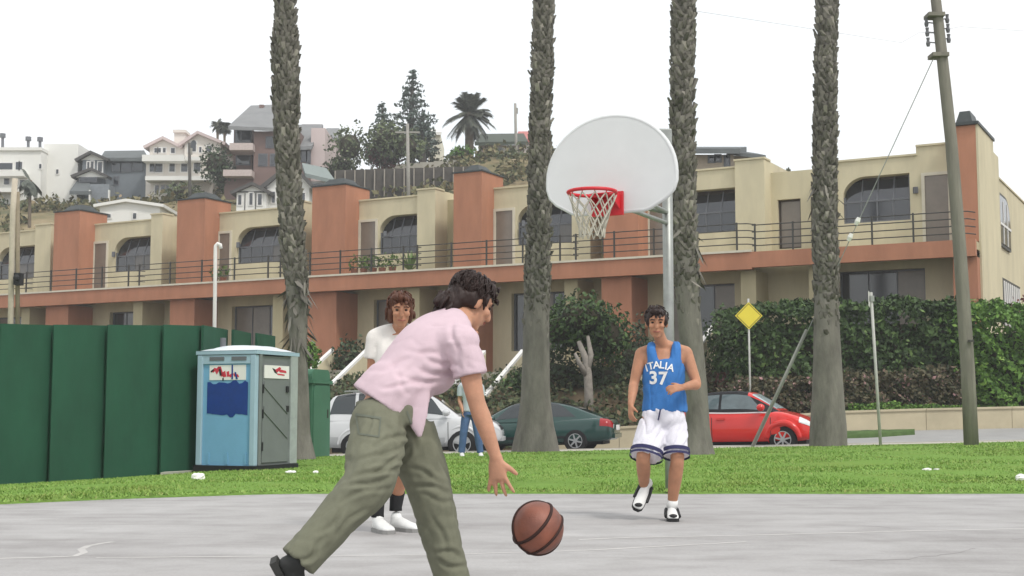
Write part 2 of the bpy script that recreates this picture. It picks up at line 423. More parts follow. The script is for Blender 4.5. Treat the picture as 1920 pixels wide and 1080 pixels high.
# ------------------------------------------------------------------ the hill behind the terrace
HY = 118.0
RID = [(-400, 392), (0, 388), (150, 392), (300, 388), (420, 366), (520, 362), (640, 348), (760, 342), (860, 318), (960, 300), (1060, 304), (1180, 318), (1300, 330), (1450, 345), (1900, 380), (2500, 400)]
def ridge_z(X):
    px = 960+X*sc(HY)
    for (a, ya), (b, yb) in zip(RID[:-1], RID[1:]):
        if a <= px <= b:
            y = ya+(yb-ya)*(px-a)/(b-a); return at(px, y, HY).z
    return at(960, 390, HY).z
def z_hill(X, Y):
    r = ridge_z(X); t = smooth01((Y-70)/(HY-70))
    z = 3+(r-3)*t
    if Y > HY: z = r+(Y-HY)*.015
    return z+.8*noise.noise((X*.12, Y*.12, 1))*min(1, (Y-60)/20)
def hill_mat():
    m = bpy.data.materials.new('dry_hillside'); m.use_nodes = True; n = m.node_tree; p = n.nodes['Principled BSDF']
    p.inputs['Roughness'].default_value = .95
    t = n.nodes.new('ShaderNodeTexCoord'); z = n.nodes.new('ShaderNodeTexNoise'); z.inputs['Scale'].default_value = .25; z.inputs['Detail'].default_value = 9
    z.inputs['Roughness'].default_value = .75
    n.links.new(t.outputs['Object'], z.inputs['Vector'])
    r = n.nodes.new('ShaderNodeValToRGB'); e = r.color_ramp.elements
    e[0].position = .35; e[0].color = lin('#5c6440', .6); e[1].position = .66; e[1].color = lin('#b9a582', .62)
    q = e.new(.5); q.color = lin('#948760', .6)
    n.links.new(z.outputs[0], r.inputs[0]); n.links.new(r.outputs[0], p.inputs['Base Color']); return m
sheet('hill', rng(-198, 198, 130), [66+i*3 for i in range(20)]+[HY+2, HY+8, HY+20, 170, 238], z_hill, hill_mat())
def scrub():
    rs = np.random.default_rng(11); P = []
    for i in range(900):
        X = rs.uniform(-50, 25); Y = rs.uniform(78, 120); r = rs.uniform(.4, 1.3)
        c = (X, Y, z_hill(X, Y)+r*.25); p, d = blob_points(c, (r, r, r*.6), 45, rs)
        P.append(leaf_quads(p, .5, rs))
    o = link('scrub', quads_mesh('scrub', np.concatenate(P)), Mleaf('scrub_leaf', '#55603c', '#9a9064', .6, '#b7a17e'))
    tag(o, 'dry scrub covering the hillside below the houses', 'scrub', kind='stuff')
scrub()
def haze():
    m = bpy.data.materials.new('haze'); m.use_nodes = True; n = m.node_tree; n.nodes.clear()
    o = n.nodes.new('ShaderNodeOutputMaterial'); v = n.nodes.new('ShaderNodeVolumePrincipled'); v.inputs['Color'].default_value = (.93, .95, .97, 1); v.inputs['Density'].default_value = .0010
    n.links.new(v.outputs[0], o.inputs['Volume'])
    b = MB().box(-205, 205, -45, 244, -2.4, 48).build('haze', m); b['kind'] = 'stuff'; b['label'] = 'thin pale sea haze over the whole place'; b['category'] = 'haze'
haze()

def verge():
    a, b = foot(1545, 822), foot(1715, 815); m = MB(); n = 14; L = (b-a)
    vs = []; fs = []
    for i in range(n+1):
        t = i/n; w = .55*math.sin(math.pi*min(1, .08+t*.92)**1.0)*(1-t*.35)+.02; c = a+L*t
        for k, (o, h) in enumerate(((-1, -.05), (-.96, .10), (-.5, .15), (.5, .15), (.96, .10), (1, -.05))):
            x, y = c.x, c.y+w*o; vs.append((x, y, z_road(x, y)+h+(.02*noise.noise((x*4, y*4, 0)) if h > .12 else 0)))
    for i in range(n):
        for k in range(5): fs.append((i*6+k, (i+1)*6+k, (i+1)*6+k+1, i*6+k+1))
    o = MB().add(vs, fs).build('grass_verge', M('verge_grass', '#5f7a44', .6, .95, .3, 5, .4, 30), None, True); o['kind'] = 'structure'
verge()
# ------------------------------------------------------------------ terrace of townhouses
BK = 1.12      # the terrace stands a little further back and larger
P0 = V((14.2*BK, 40.4*BK, 0)); UX = V((-.87913, .47658, 0)); VX = V((.47658, .87913, 0))
def B(u, v, z): return P0+UX*(u*BK)+VX*(v*BK)+V((0, 0, CAMZ+(z-CAMZ)*BK))
def fb(mb, u0, u1, v0, v1, z0, z1): return mb.box(u0, u1, v0, v1, z0, z1, B)
def arch_poly(u0, u1, z0, z1, r, n=8):
    """opening outline in (u,z): the upper corner at the high-u side is rounded"""
    p = [(u0, z0), (u1, z0), (u1, z1-r)]
    for i in range(1, n+1):
        w = math.pi/2*i/n; p.append((u1-r*1.15+r*1.15*math.cos(w), z1-r+r*math.sin(w)))
    p.append((u0, z1)); return p
def big_window(root, u0, u1, z0=6.82, z1=8.3, r=.62, nm=3, vis_v=.12):
    # slanted upper glazing over an upright lower row
    zm = z0+.62*(z1-z0)*.75
    w = MB(); fr = .05
    fb(w, u0, u1, vis_v-.03, vis_v+.05, z0, z0+fr); fb(w, u0, u0+fr, vis_v-.03, vis_v+.05, z0+fr, z1-.02); fb(w, u1-fr, u1, vis_v-.03, vis_v+.05, z0+fr, z1-r)
    fb(w, u0+fr, u1-fr, vis_v-.03, vis_v+.03, zm-.025, zm+.025)
    cu_ = rnd.random()
    win = w.build('window', MT['frame'], root)
    for k in range(nm+1):
        a = u0+fr+(u1-u0-2*fr)*k/(nm+1); b = u0+fr+(u1-u0-2*fr)*(k+1)/(nm+1)
        p = MB(); p.hexa([B(a, vis_v+.005, z0+fr), B(b, vis_v+.005, z0+fr), B(b, vis_v+.03, z0+fr), B(a, vis_v+.03, z0+fr), B(a, vis_v+.005, zm-.025), B(b, vis_v+.005, zm-.025), B(b, vis_v+.03, zm-.025), B(a, vis_v+.03, zm-.025)])
        p.build('pane', MT['curtain'] if (k/(nm+1) < cu_*.9-.3) else MT['glass'], win)
        p = MB(); p.hexa([B(a, vis_v+.005, zm+.025), B(b, vis_v+.005, zm+.025), B(b, vis_v+.03, zm+.025), B(a, vis_v+.03, zm+.025), B(a, vis_v+.34, z1+.02), B(b, vis_v+.34, z1+.02), B(b, vis_v+.37, z1+.02), B(a, vis_v+.37, z1+.02)])
        p.build('pane', MT['glass'], win)
        if k:
            mu = MB(); fb(mu, a-.02, a+.02, vis_v-.02, vis_v+.02, z0+fr, zm)
            mu.hexa([B(a-.02, vis_v-.02, zm), B(a+.02, vis_v-.02, zm), B(a+.02, vis_v+.02, zm), B(a-.02, vis_v+.02, zm), B(a-.02, vis_v+.30, z1), B(a+.02, vis_v+.30, z1), B(a+.02, vis_v+.34, z1), B(a-.02, vis_v+.34, z1)])
            mu.build('mullion', MT['frame'], win)
    return win
def plain_window(root, u0, u1, z0, z1, v, pane='glass', frame='frame', name='window', fr=.06, bars=0):
    w = MB(); fb(w, u0, u0+fr, v-.05, v+.04, z0, z1); fb(w, u1-fr, u1, v-.05, v+.04, z0, z1)
    fb(w, u0+fr, u1-fr, v-.05, v+.04, z1-fr, z1); fb(w, u0+fr, u1-fr, v-.05, v+.04, z0, z0+fr)
    for k in range(1, bars+1):
        c = u0+(u1-u0)*k/(bars+1); fb(w, c-.02, c+.02, v-.03, v+.02, z0+fr, z1-fr)
    win = w.build(name, MT[frame], root)
    for k in range(bars+1):
        a = u0+fr+(u1-u0-2*fr)*k/(bars+1)+.003; b = u0+fr+(u1-u0-2*fr)*(k+1)/(bars+1)-.003
        p = MB(); fb(p, a, b, v-.01, v+.015, z0+fr, z1-fr); p.build('pane', MT['brownpane' if bars and rnd.random() < .3 else pane], win)
    return win
def wall_with_hole(mb, u0, u1, v0, v1, z0, z1, o0, o1, oz0, oz1, r=0):
    fb(mb, u0, o0, v0, v1, z0, z1); fb(mb, o1, u1, v0, v1, z0, z1)
    fb(mb, o0, o1, v0, v1, z0, oz0); fb(mb, o0, o1, v0, v1, oz1, z1)
    if r:
        poly = [(o1, oz1)]+[(o1-r*1.15+r*1.15*math.cos(math.pi/2*i/8), oz1-r+r*math.sin(math.pi/2*i/8)) for i in range(9)]
        mb.prism([B(u, v0, z) for u, z in poly], VX*(v1-v0))
def railing(balc, u0, u1, v=-1.52, zb=5.98, posts=3, end_curve=True):
    for k in range(4):
        z = zb+.2+.22*k
        pts = [B(u1, v, z), B(u0+.5, v, z)]
        if end_curve: pts += [B(u0+.18, v+.12, z), B(u0+.02, v+.45, z)]
        MB().tube(pts, .021, 6).build('rail', MT['iron'], balc)
    for k in range(posts):
        u = u0+.5+(u1-u0-.6)*k/(posts-1); m = MB(); fb(m, u-.025, u+.025, v-.03, v+.02, zb-.02, zb+.9); m.build('post', MT['iron'], balc)
def flowerpots(root, u0, n, seed, lab):
    r = random.Random(seed)
    for i in range(n):
        u = u0+i*.42+r.uniform(-.05, .05); c = B(u, -1.15, 5.9)
        p = MB().tube([c+V((0, 0, .03)), c+V((0, 0, .3))], [.11, .16], 10).build('flower_pot', M('pot_clay', '#8d5c4a', .8)); 
        rs = np.random.default_rng(seed*10+i); q, d = blob_points(c+V((0, 0, .55)), (.24, .24, .3), 90, rs)
        link('leaves', quads_mesh('leaves', leaf_quads(q, .16, rs, .4)), MB_leaf(), p)
        tag(p, ('leftmost ', 'second ', 'middle ', 'fourth ', 'rightmost ')[n-1-i if n == 5 else 4*(1-i)]+lab, 'pot plant', lab.replace('clay pot', 'clay pots'))
def MB_leaf(): return Mleaf('balcony_leaf', '#3f5a30', '#7e9a4e', .7)
def townhouse(uR, uL, chim, door, win, pil, rec, label, hpar=8.95, extra=None):
    """one house between uR (right in the photo) and uL; chim/door/win/pil/rec are (low u, high u) spans"""
    root = thing('townhouse', label, 'townhouse', B((uR+uL)/2, 2, 0), 'terraced townhouses across the street')
    w = MB()
    m0, m1 = (pil[0], chim[0]+.05)
    # upper storey with the arched opening
    wall_with_hole(w, pil[1], chim[0], 0, .4, 5.9, hpar, win[0], win[1], 6.82, 8.3, .62)
    w.build('upper_wall', MT['tan'], root)
    w = MB(); fb(w, pil[1], chim[0]+.02, .4, 9, 5.9, hpar-.35); w.build('building_core', MT['brown'], root)
    w = MB(); fb(w, pil[1]-.02, chim[0], -.05, .45, hpar, hpar+.06); w.build('parapet_coping', MT['tan'], root)
    w = MB(); fb(w, pil[0], pil[1], -.14, 9, 5.9, hpar+.2); w.build('pilaster', MT['tan'], root)
    w = MB(); fb(w, pil[0]-.03, pil[1]+.03, -.18, .5, hpar+.2, hpar+.26); w.build('pilaster_coping', MT['tan'], root)
    # recessed bay left of the chimney
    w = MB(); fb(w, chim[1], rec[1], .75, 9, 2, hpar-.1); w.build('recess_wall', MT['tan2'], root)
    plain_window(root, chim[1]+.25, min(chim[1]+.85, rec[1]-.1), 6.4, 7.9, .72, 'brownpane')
    # chimney
    w = MB(); fb(w, chim[0], chim[1], -.9, .7, 5.9, 9.5); ch = w.build('chimney', MT['terra'], root, bevel=.015)
    w = MB(); fb(w, chim[0]-.04, chim[1]+.04, -.94, .74, 9.5, 9.55); w.hexa([B(chim[0]+.2, -.7, 9.55), B(chim[1]-.2, -.7, 9.55), B(chim[1]-.2, .5, 9.55), B(chim[0]+.2, .5, 9.55), B(chim[0]+.45, -.4, 9.85), B(chim[1]-.45, -.4, 9.85), B(chim[1]-.45, .2, 9.85), B(chim[0]+.45, .2, 9.85)])
    w.build('chimney_cap', MT['darkcap'], ch)
    # door and window
    if door:
        d = MB(); fb(d, door[0]-.09, door[0], -.07, .0, 5.9, 8.12); fb(d, door[1], door[1]+.09, -.07, .0, 5.9, 8.12); fb(d, door[0]-.09, door[1]+.09, -.07, 0, 8.12, 8.22)
        dr = d.build('balcony_door', MT['cream'], root)
        p = MB(); fb(p, door[0], door[1], -.03, -.002, 5.95, 8.12); p.build('pane', MT['brownpane'], dr)
    big_window(root, win[0], win[1])
    l = MB(); c = B((door[0] if door else chim[0])-.45, -.06, 7.6); l.box(c.x-.07, c.x+.07, c.y-.07, c.y+.07, c.z-.12, c.z+.12); l.build('wall_lamp', MT['frame'], root)
    # balcony
    w = MB(); fb(w, uR, uL, -1.6, -1.38, 5.35, 5.9); bal = w.build('balcony', MT['terra'], root)
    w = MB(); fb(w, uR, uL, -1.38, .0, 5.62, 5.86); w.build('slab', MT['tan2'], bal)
    w = MB(); fb(w, uR, uL, -1.64, -1.30, 5.9, 5.97); w.build('coping', MT['cream'], bal)
    railing(bal, pil[0]-.2 if pil[0]-.2 > uR else uR, uL if not rec[1] > uL else uL, posts=5)
    # ground storey
    w = MB(); o0, o1 = pil[1]+.15, min(win[1]+.3, chim[0]-.3)
    wall_with_hole(w, uR, uL, .1, .45, 1.4, 5.62, o0, o1, 3.0, 5.1); w.build('lower_wall', MT['tan'], root)
    w = MB(); fb(w, uR, uL, .75, 9, 1.4, 5.6); w.build('lower_core', MT['brown'], root)
    plain_window(root, o0, o1, 3.0, 5.1, .35, 'glass', 'frame', bars=2)
    w = MB(); fb(w, chim[0]+.1, chim[1]-.1, -1.3, .1, 1.4, 5.35); w.build('pier', MT['terra'], root)
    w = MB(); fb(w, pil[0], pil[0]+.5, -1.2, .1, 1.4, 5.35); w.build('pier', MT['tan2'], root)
    return root
TH = []
TH.append(townhouse(6.62, 12.95, (10.8, 12.1), (10.1, 10.75), (7.65, 9.85), (6.62, 7.63), (12.1, 12.95), 'tan townhouse with terracotta chimney directly behind the basketball hoop'))
TH.append(townhouse(12.95, 19.35, (16.9, 18.1), (16.1, 16.8), (13.72, 15.93), (12.95, 13.67), (18.1, 19.35), 'tan townhouse with tall terracotta chimney above the head of the man in pink'))
TH.append(townhouse(19.35, 25.6, (22.9, 24.5), (22.1, 22.8), (20.2, 21.95), (19.35, 20.15), (24.5, 25.6), 'tan townhouse with terracotta chimney just right of the leftmost palm trunk'))
TH.append(townhouse(25.6, 32.9, (29.9, 31.4), (29.3, 29.85), (26.6, 28.95), (25.6, 26.4), (31.4, 32.9), 'tan townhouse with terracotta chimney behind and above the portable toilet'))
TH.append(townhouse(32.9, 39.5, (36.95, 38.5), (36.2, 36.9), (33.6, 35.75), (32.9, 33.55), (38.5, 39.5), 'tan townhouse with terracotta chimney above the green fence, second from the left edge'))
TH.append(townhouse(39.5, 47.0, (44.4, 45.8), (43.6, 44.3), (40.6, 43.0), (39.5, 40.5), (45.8, 47.0), 'tan townhouse cut by the left edge of the view, behind the left pole'))
# end house on the right, nearest to the camera
def end_house():
    uR, uL = -.22, 6.62
    root = thing('townhouse', 'near end townhouse with tall terracotta chimney and side wall, at the right edge', 'townhouse', B(3, 2, 0), 'terraced townhouses across the street')
    w = MB(); wall_with_hole(w, 1.75, 4.25, 0, .4, 5.9, 8.83, 1.97, 4.07, 6.82, 8.3, .62); w.build('upper_wall', MT['tan'], root)
    w = MB(); fb(w, .5, 1.75, 0, .4, 5.9, 9.1); w.build('stair_wall', MT['tan'], root)
    w = MB(); fb(w, 1.72, 4.28, -.05, .45, 8.83, 8.89); fb(w, .45, 1.75, -.05, .45, 9.1, 9.16); w.build('parapet_coping', MT['tan'], root)
    w = MB(); fb(w, .42, 4.25, .42, 9, 5.9, 8.5); w.build('building_core', MT['brown'], root)
    w = MB(); fb(w, 4.25, 4.75, -.05, 9, 5.9, 8.9); w.build('pilaster', MT['tan'], root)
    w = MB(); wall_with_hole(w, 4.75, 6.62, .55, .9, 5.9, 8.78, 5.62, 6.4, 6.2, 7.85); w.build('recess_wall', MT['tan'], root)
    w = MB(); fb(w, 4.75, 6.62, .95, 9, 5.9, 8.6); w.build('recess_core', MT['brown'], root)
    plain_window(root, 5.62, 6.4, 6.2, 7.85, .75, 'brownpane', 'brown')
    plain_window(root, 4.85, 5.25, 6.2, 7.85, .52, 'brownpane', 'brown')
    big_window(root, 1.97, 4.07)
    d = MB(); fb(d, .70, .8, -.08, 0, 5.9, 8.15); fb(d, 1.5, 1.6, -.08, 0, 5.9, 8.15); fb(d, .7, 1.6, -.08, 0, 8.15, 8.25)
    dr = d.build('balcony_door', MT['cream'], root); p = MB(); fb(p, .8, 1.5, -.04, -.002, 5.95, 8.15); p.build('pane', MT['brownpane'], dr)
    l = MB(); c = B(1.78, -.08, 7.72); l.box(c.x-.07, c.x+.07, c.y-.07, c.y+.07, c.z-.11, c.z+.11); l.build('wall_lamp', MT['frame'], root)
    w = MB(); fb(w, -.2, .5, -.9, .7, 5.9, 9.45); ch = w.build('chimney', MT['terra'], root, bevel=.015)
    w = MB(); fb(w, -.3, .6, -1, 2.1, 9.45, 9.54); w.hexa([B(-.1, -.8, 9.54), B(.4, -.8, 9.54), B(.4, .6, 9.54), B(-.1, .6, 9.54), B(0, -.6, 9.95), B(.3, -.6, 9.95), B(.3, .4, 9.95), B(0, .4, 9.95)])
    w.build('chimney_cap', MT['darkcap'], ch)
    w = MB(); fb(w, -.26, -.2, -.9, 2.0, 1.4, 9.45); fb(w, -.26, -.2, 2.0, 3.0, 1.4, 9.1); fb(w, -.2, .5, .7, 2.0, 5.9, 9.44)
    w.build('chimney_side', MT['tan'], root)
    # side wall with arched window and a barred lower window, plane u = 0
    w = MB(); fb(w, 0, .4, 3, 14, 1.4, 8.65); w.build('side_wall', MT['tan'], root)
    w = MB(); fb(w, -.04, .45, 3, 14, 8.65, 8.71); w.build('parapet_coping', MT['tan'], root)
    def sb(mb, v0, v1, z0, z1, a=-.06, b=0.): return fb(mb, a, b, v0, v1, z0, z1)
    v0, v1, z0, z1, r = 4.0, 6.6, 6.35, 8.15, 1.0
    pol = [(v0, z0), (v1, z0), (v1, z1-r)]+[(v1-r+r*math.cos(math.pi/2*i/8), z1-r+r*math.sin(math.pi/2*i/8)) for i in range(1, 9)]+[(v0, z1)]
    fr = MB().prism([B(-.07, v, z) for v, z in pol], UX*.065).build('side_window', MT['iron'], root)
    pol2 = [(v0+.12, z0+.1), (v1-.12, z0+.1), (v1-.12, z1-r)]+[(v1-.12-r+.0+(r)*math.cos(math.pi/2*i/8), z1-.1-r+(r)*math.sin(math.pi/2*i/8)) for i in range(1, 9)]+[(v0+.12, z1-.1)]
    MB().prism([B(-.09, v, z) for v, z in pol2], UX*.018).build('pane', MT['glass'], fr)
    for k in (1, 2): m = MB(); sb(m, v0+(v1-v0)*k/3-.04, v0+(v1-v0)*k/3+.04, z0+.1, z1-.25, -.11, -.09); m.build('mullion', MT['white'], fr)
    m = MB(); sb(m, v0+.12, v1-.12, 7.05, 7.13, -.112, -.092); m.build('mullion', MT['white'], fr)
    fr = MB(); sb(fr, 4.4, 8.6, 3.6, 5.3, -.05, 0); fr = fr.build('side_window', MT['iron'], root)
    p = MB(); sb(p, 4.5, 8.5, 3.7, 5.2, -.065, -.05); p.build('pane', MT['glass'], fr)
    for k in range(9): m = MB(); sb(m, 4.6+k*.44, 4.78+k*.44, 3.7, 5.2, -.09, -.066); m.build('window_bar', MT['white'], fr)
    # balcony and ground storey
    w = MB(); fb(w, -.2, uL, -1.6, -1.38, 5.4, 5.9); bal = w.build('balcony', MT['terra'], root)
    w = MB(); fb(w, -.2, uL, -1.38, 0, 5.62, 5.86); w.build('slab', MT['tan2'], bal)
    railing(bal, -.15, uL, zb=5.9, posts=6)
    w = MB(); wall_with_hole(w, -.2, uL, .1, .45, 1.4, 5.62, 1.6, 4.3, 3.0, 5.3); w.build('lower_wall', MT['tan'], root)
    w = MB(); fb(w, .42, uL, .8, 9, 1.4, 5.6); w.build('lower_core', MT['brown'], root)
    plain_window(root, 1.6, 4.3, 3.0, 5.3, .35, 'glass', 'frame', bars=2)
    w = MB(); fb(w, -.2, .5, -1.35, .1, 1.4, 5.4); w.build('pier', MT['terra'], root)
    w = MB(); fb(w, 4.4, 4.9, -1.2, .1, 1.4, 5.4); w.build('pier', MT['tan2'], root)
    return root
end_house()
tagw = MB(); c = B(10.3, .02, 3.9)
for dx in (-.09, .09): tagw.ball((c.x+dx*1.2, c.y-.12, c.z), .085)
tagw.build('twin_floodlight', MT['white'], TH[0], smooth=True)
flowerpots(None, 20.6, 5, 3, 'clay pot of greenery on the balcony right of the leftmost palm')
flowerpots(None, 28.7, 2, 4, 'clay pot of greenery on the balcony left of the leftmost palm')

# yucca-like balcony plants and a furled parasol post are left to the hedges; entrance stairs climb from the street wall
def stairs(x0, y0, x1, y1, Y0, wid, label):
    """white-capped sloping side walls rising away from the street with steps between"""
    a = at(x0, y0, Y0); zt = a.z
    # run along VX until the pixel column x1 is met
    best = None
    for i in range(20, 120):
        L = i*.05; p = a+VX*L; q = (at(x1, y1, p.y)); e = abs(q.x-p.x)
        if best is None or e < best[0]: best = (e, L, q.z)
    L, z1 = best[1], best[2]
    root = thing('entry_stairs', label, 'stairs', (a.x, a.y, z_yard(a.x, a.y)), 'entry stairs up to the townhouses')
    for s in (0, 1):
        o = UX*(wid*s); p = a+o; q = p+VX*L+V((0, 0, z1-zt)); pb = V((p.x, p.y, .0)); qb = V((q.x, q.y, .0))
        th = UX*.16
        w = MB().prism([pb, qb, V((q.x, q.y, z1-.1)), V((p.x, p.y, zt-.1))], th).build('side_wall', MT['tan'], root)
        d = (q-p).normalized()
        MB().prism([p+UX*.005-V((0, 0, .098)), q+UX*.005-V((0, 0, .098)), q+UX*.005+V((0, 0, .0)), p+UX*.005+V((0, 0, .0))], UX*.15).build('cap', MT['white'], w)
    n = 9
    for k in range(n):
        t0 = k/n; b0 = a+UX*.165+VX*(L*t0); b1 = a+UX*(wid-.005)+VX*(L*t0); zz = zt-.75+(z1-zt)*(k+1)/n
        MB().hexa([V((b0.x, b0.y, 0)), V((b1.x, b1.y, 0)), V((b1.x, b1.y, 0))+VX*(L/n-.004), V((b0.x, b0.y, 0))+VX*(L/n-.004),
                   V((b0.x, b0.y, zz)), V((b1.x, b1.y, zz)), V((b1.x, b1.y, zz))+VX*(L/n-.004), V((b0.x, b0.y, zz))+VX*(L/n-.004)]).build('step', MT['conc'], root)
stairs(902, 752, 984, 655, 42, 1.5, 'white-capped entry stairs rising beside the green car')
stairs(612, 730, 694, 652, 43.5, 1.5, 'white-capped entry stairs rising above the tail of the white car')
stairs(1283, 690, 1344, 606, 42, 1.6, 'broad tan stair wall rising behind the player in blue')
# low street wall, broken by the stair foots
def street_wall(xa, xb, label, h=.55):
    n = max(1, round((xb-xa)/2.4)); root = thing('street_wall', label, 'wall', ((xa+xb)/2, WY, z_road((xa+xb)/2, WY)), 'low walls along the street')
    for k in range(n):
        a = xa+(xb-xa)*k/n; b = xa+(xb-xa)*(k+1)/n-.012
        za, zb = z_road(a, WY), z_road(b, WY)
        MB().hexa([(a, WY-.1, za-.3), (b, WY-.1, zb-.3), (b, WY+.15, zb-.3), (a, WY+.15, za-.3), (a, WY-.1, za+h), (b, WY-.1, zb+h), (b, WY+.15, zb+h), (a, WY+.15, za+h)]).build('wall_panel', MT['conc2'], root)
        MB().hexa([(a, WY-.14, za+h), (b, WY-.14, zb+h), (b, WY+.19, zb+h), (a, WY+.19, za+h), (a, WY-.14, za+h+.06), (b, WY-.14, zb+h+.06), (b, WY+.19, zb+h+.06), (a, WY+.19, za+h+.06)]).build('coping', MT['conc2'], root)
MT['conc2'] = M('wall_plaster_beige', '#cfc3a6', .78, .9, .12, 1.2, .2, 40)
street_wall(-9.5, -6.8, 'low beige street wall behind the white car')
street_wall(1.2, 4.9, 'low beige street wall between the green car and the red car')
street_wall(6.9, 24, 'long low beige street wall below the hedge on the right')

# ------------------------------------------------------------------ houses on the hill
def hillhouse(name, label, x0, x1, yb, Y, cat='house'):
    p = at((x0+x1)/2, yb, Y); r = thing(name, label, cat, p, 'houses on the hillside'); return r
def hb(root, name, mat, x0, y0, x1, y1, Y, depth=8, down=0, parent=None):
    a = at(x0, y1, Y); b = at(x1, y0, Y)
    m = MB(); m.box(a.x, b.x, Y, Y+depth, a.z-down, b.z); return m.build(name, mat, parent or root)
def hw(root, rects, Y, mat='glass', fmat='white', fr=.09):
    for (x0, y0, x1, y1) in rects:
        a = at(x0, y1, Y); b = at(x1, y0, Y); m = MB()
        m.box(a.x-fr, b.x+fr, Y-.06, Y-.004, a.z-fr, b.z+fr)
        w = m.build('window', MT[fmat], root)
        m = MB(); m.box(a.x, b.x, Y-.09, Y-.062, a.z, b.z); m.build('pane', MT[mat], w)
def gable(root, name, mat, x0, x1, ye, xp, yp, Y, depth, th=.35, over=.5, wallmat=None, yb=None):
    """roof with its ridge running away from the viewer; gable wall below it when wallmat is given"""
    l = at(x0, ye, Y); r = at(x1, ye, Y); p = at(xp, yp, Y)
    if wallmat: MB().prism([(l.x, Y, l.z), (r.x, Y, r.z), (p.x, Y, p.z)], (0, depth, 0)).build('gable_wall', wallmat, root)
    e = V((0, depth+over, 0)); 
    m = MB()
    for q in (l, r):
        d = V((q.x-p.x, 0, q.z-p.z)); d = d*(1+over/d.length); nrm = V((-d.z, 0, d.x)).normalized()*th
        if nrm.z < 0: nrm = -nrm
        a = V((p.x, Y-over, p.z)); b = a+d
        m.prism([a, b, b+nrm, V((a.x, a.y, a.z))+V((0, 0, th))], e)
    return m.build(name, mat, root)
def slab_roof(root, name, mat, e0, e1, r1, r0, Y, depth, th=.3):
    """roof plane from its eave (photo points e0,e1 at Y) up to the ridge (r0,r1 at Y+depth)"""
    a, b = at(*e0, Y), at(*e1, Y); c, d = at(*r1, Y+depth), at(*r0, Y+depth)
    m = MB(); m.prism([a, b, c, d], (0, 0, th)); return m.build(name, mat, root)
wall_w = M('house_white', '#f1f0ea', .84, .8, .05, .4); wall_c = M('house_cream', '#ece5dc', .82, .8, .05, .4)
roof_g = M('roof_grey', '#8e8f90', .8, .9, .12, .8, .3, 8); roof_d = M('roof_dark', '#6b7071', .8, .9, .15, .8, .3, 8)
wall_b = M('house_mauve', '#87716b', .8, .9, .1, .5); wall_g = M('house_slate_blue', '#7d848a', .8, .9, .1, .6)
wall_p = M('house_pink', '#dccbc8', .8, .85, .06, .4); trim_d = M('trim_dark', '#5c5a58', .8, .8, .1)
# 1 white flat-roofed apartment block, left edge
Y = 112
r = hillhouse('apartment_block', 'large white flat-roofed apartment block on the hill at the left edge', 0, 150, 385, Y, 'apartment block')
hb(r, 'wall', wall_w, -70, 282, 78, 392, Y, 14, 4); hb(r, 'tower', wall_w, 78.6, 270, 147, 392, Y+1.5, 14, 4); hb(r, 'parapet', wall_w, -72, 276, 78, 281.8, Y-.2, 14)
hw(r, [(-30, 306, 24, 318), (30, 304, 36, 318), (37, 304, 42, 318), (8, 335, 18, 346), (38, 338, 50, 352), (74, 308, 79-.8, 316)], Y)
hw(r, [(106, 318, 110, 326), (84, 282, 88, 289)], Y+1.5)
hb(r, 'balcony', wall_w, -40, 322, 44, 330, Y-1.2, 1.18); hb(r, 'balcony', wall_w, -30, 352, 32, 360, Y-1.2, 1.18)
for x, y0, y1 in ((5, 258, 276), (53, 264, 276), (75, 265, 282)):
    a = at(x, y1, Y+3); b = at(x, y0, Y+3); MB().tube([a, b], .13, 8).tube([b, b+V((0, 0, .35))], .26, 8).build('roof_vent', MT['frame'], r)
# 2 slate-blue gabled house
Y = 114
r = hillhouse('gabled_house', 'slate blue house with small white gable and long dark roof on the hill', 140, 275, 390, Y)
hb(r, 'wall', wall_g, 196, 302, 274, 392, Y, 9, 4); hb(r, 'wing', wall_g, 152, 300, 195.5, 392, Y-.8, 9, 4)
slab_roof(r, 'roof', roof_d, (188, 302), (278, 302), (270, 288), (196, 289), Y-.6, 6)
gable(r, 'gable_roof', trim_d, 152, 196, 300, 172, 289, Y-.8, 8, .25, .4, wall_w)
slab_roof(r, 'porch_roof', roof_d, (130, 365), (172, 365), (166, 342), (146, 342), Y-3.2, 2.4)
gable(r, 'entry_roof', trim_d, 142, 196, 332, 172, 320, Y-1.6, 1, .25, .3, wall_w)
hb(r, 'garage', M('garage_grey', '#8c9298', .8), 168, 345, 205, 378, Y-2.4, 1.5, 3)
hw(r, [(164, 304, 168, 318), (171, 303, 176, 318), (184, 304, 192, 322)], Y-.8); hw(r, [(150, 334, 180, 340)], Y-1.6, fmat='frame')
hw(r, [(210, 306, 226, 322), (228, 306, 246, 322), (214, 332, 222, 346), (250, 306, 268, 320)], Y, fmat='frame')
hb(r, 'post', wall_w, 166, 356, 169, 380, Y-3.2, .3, 1); hb(r, 'post', wall_w, 202, 356, 205, 384, Y-3.2, .3, 1)
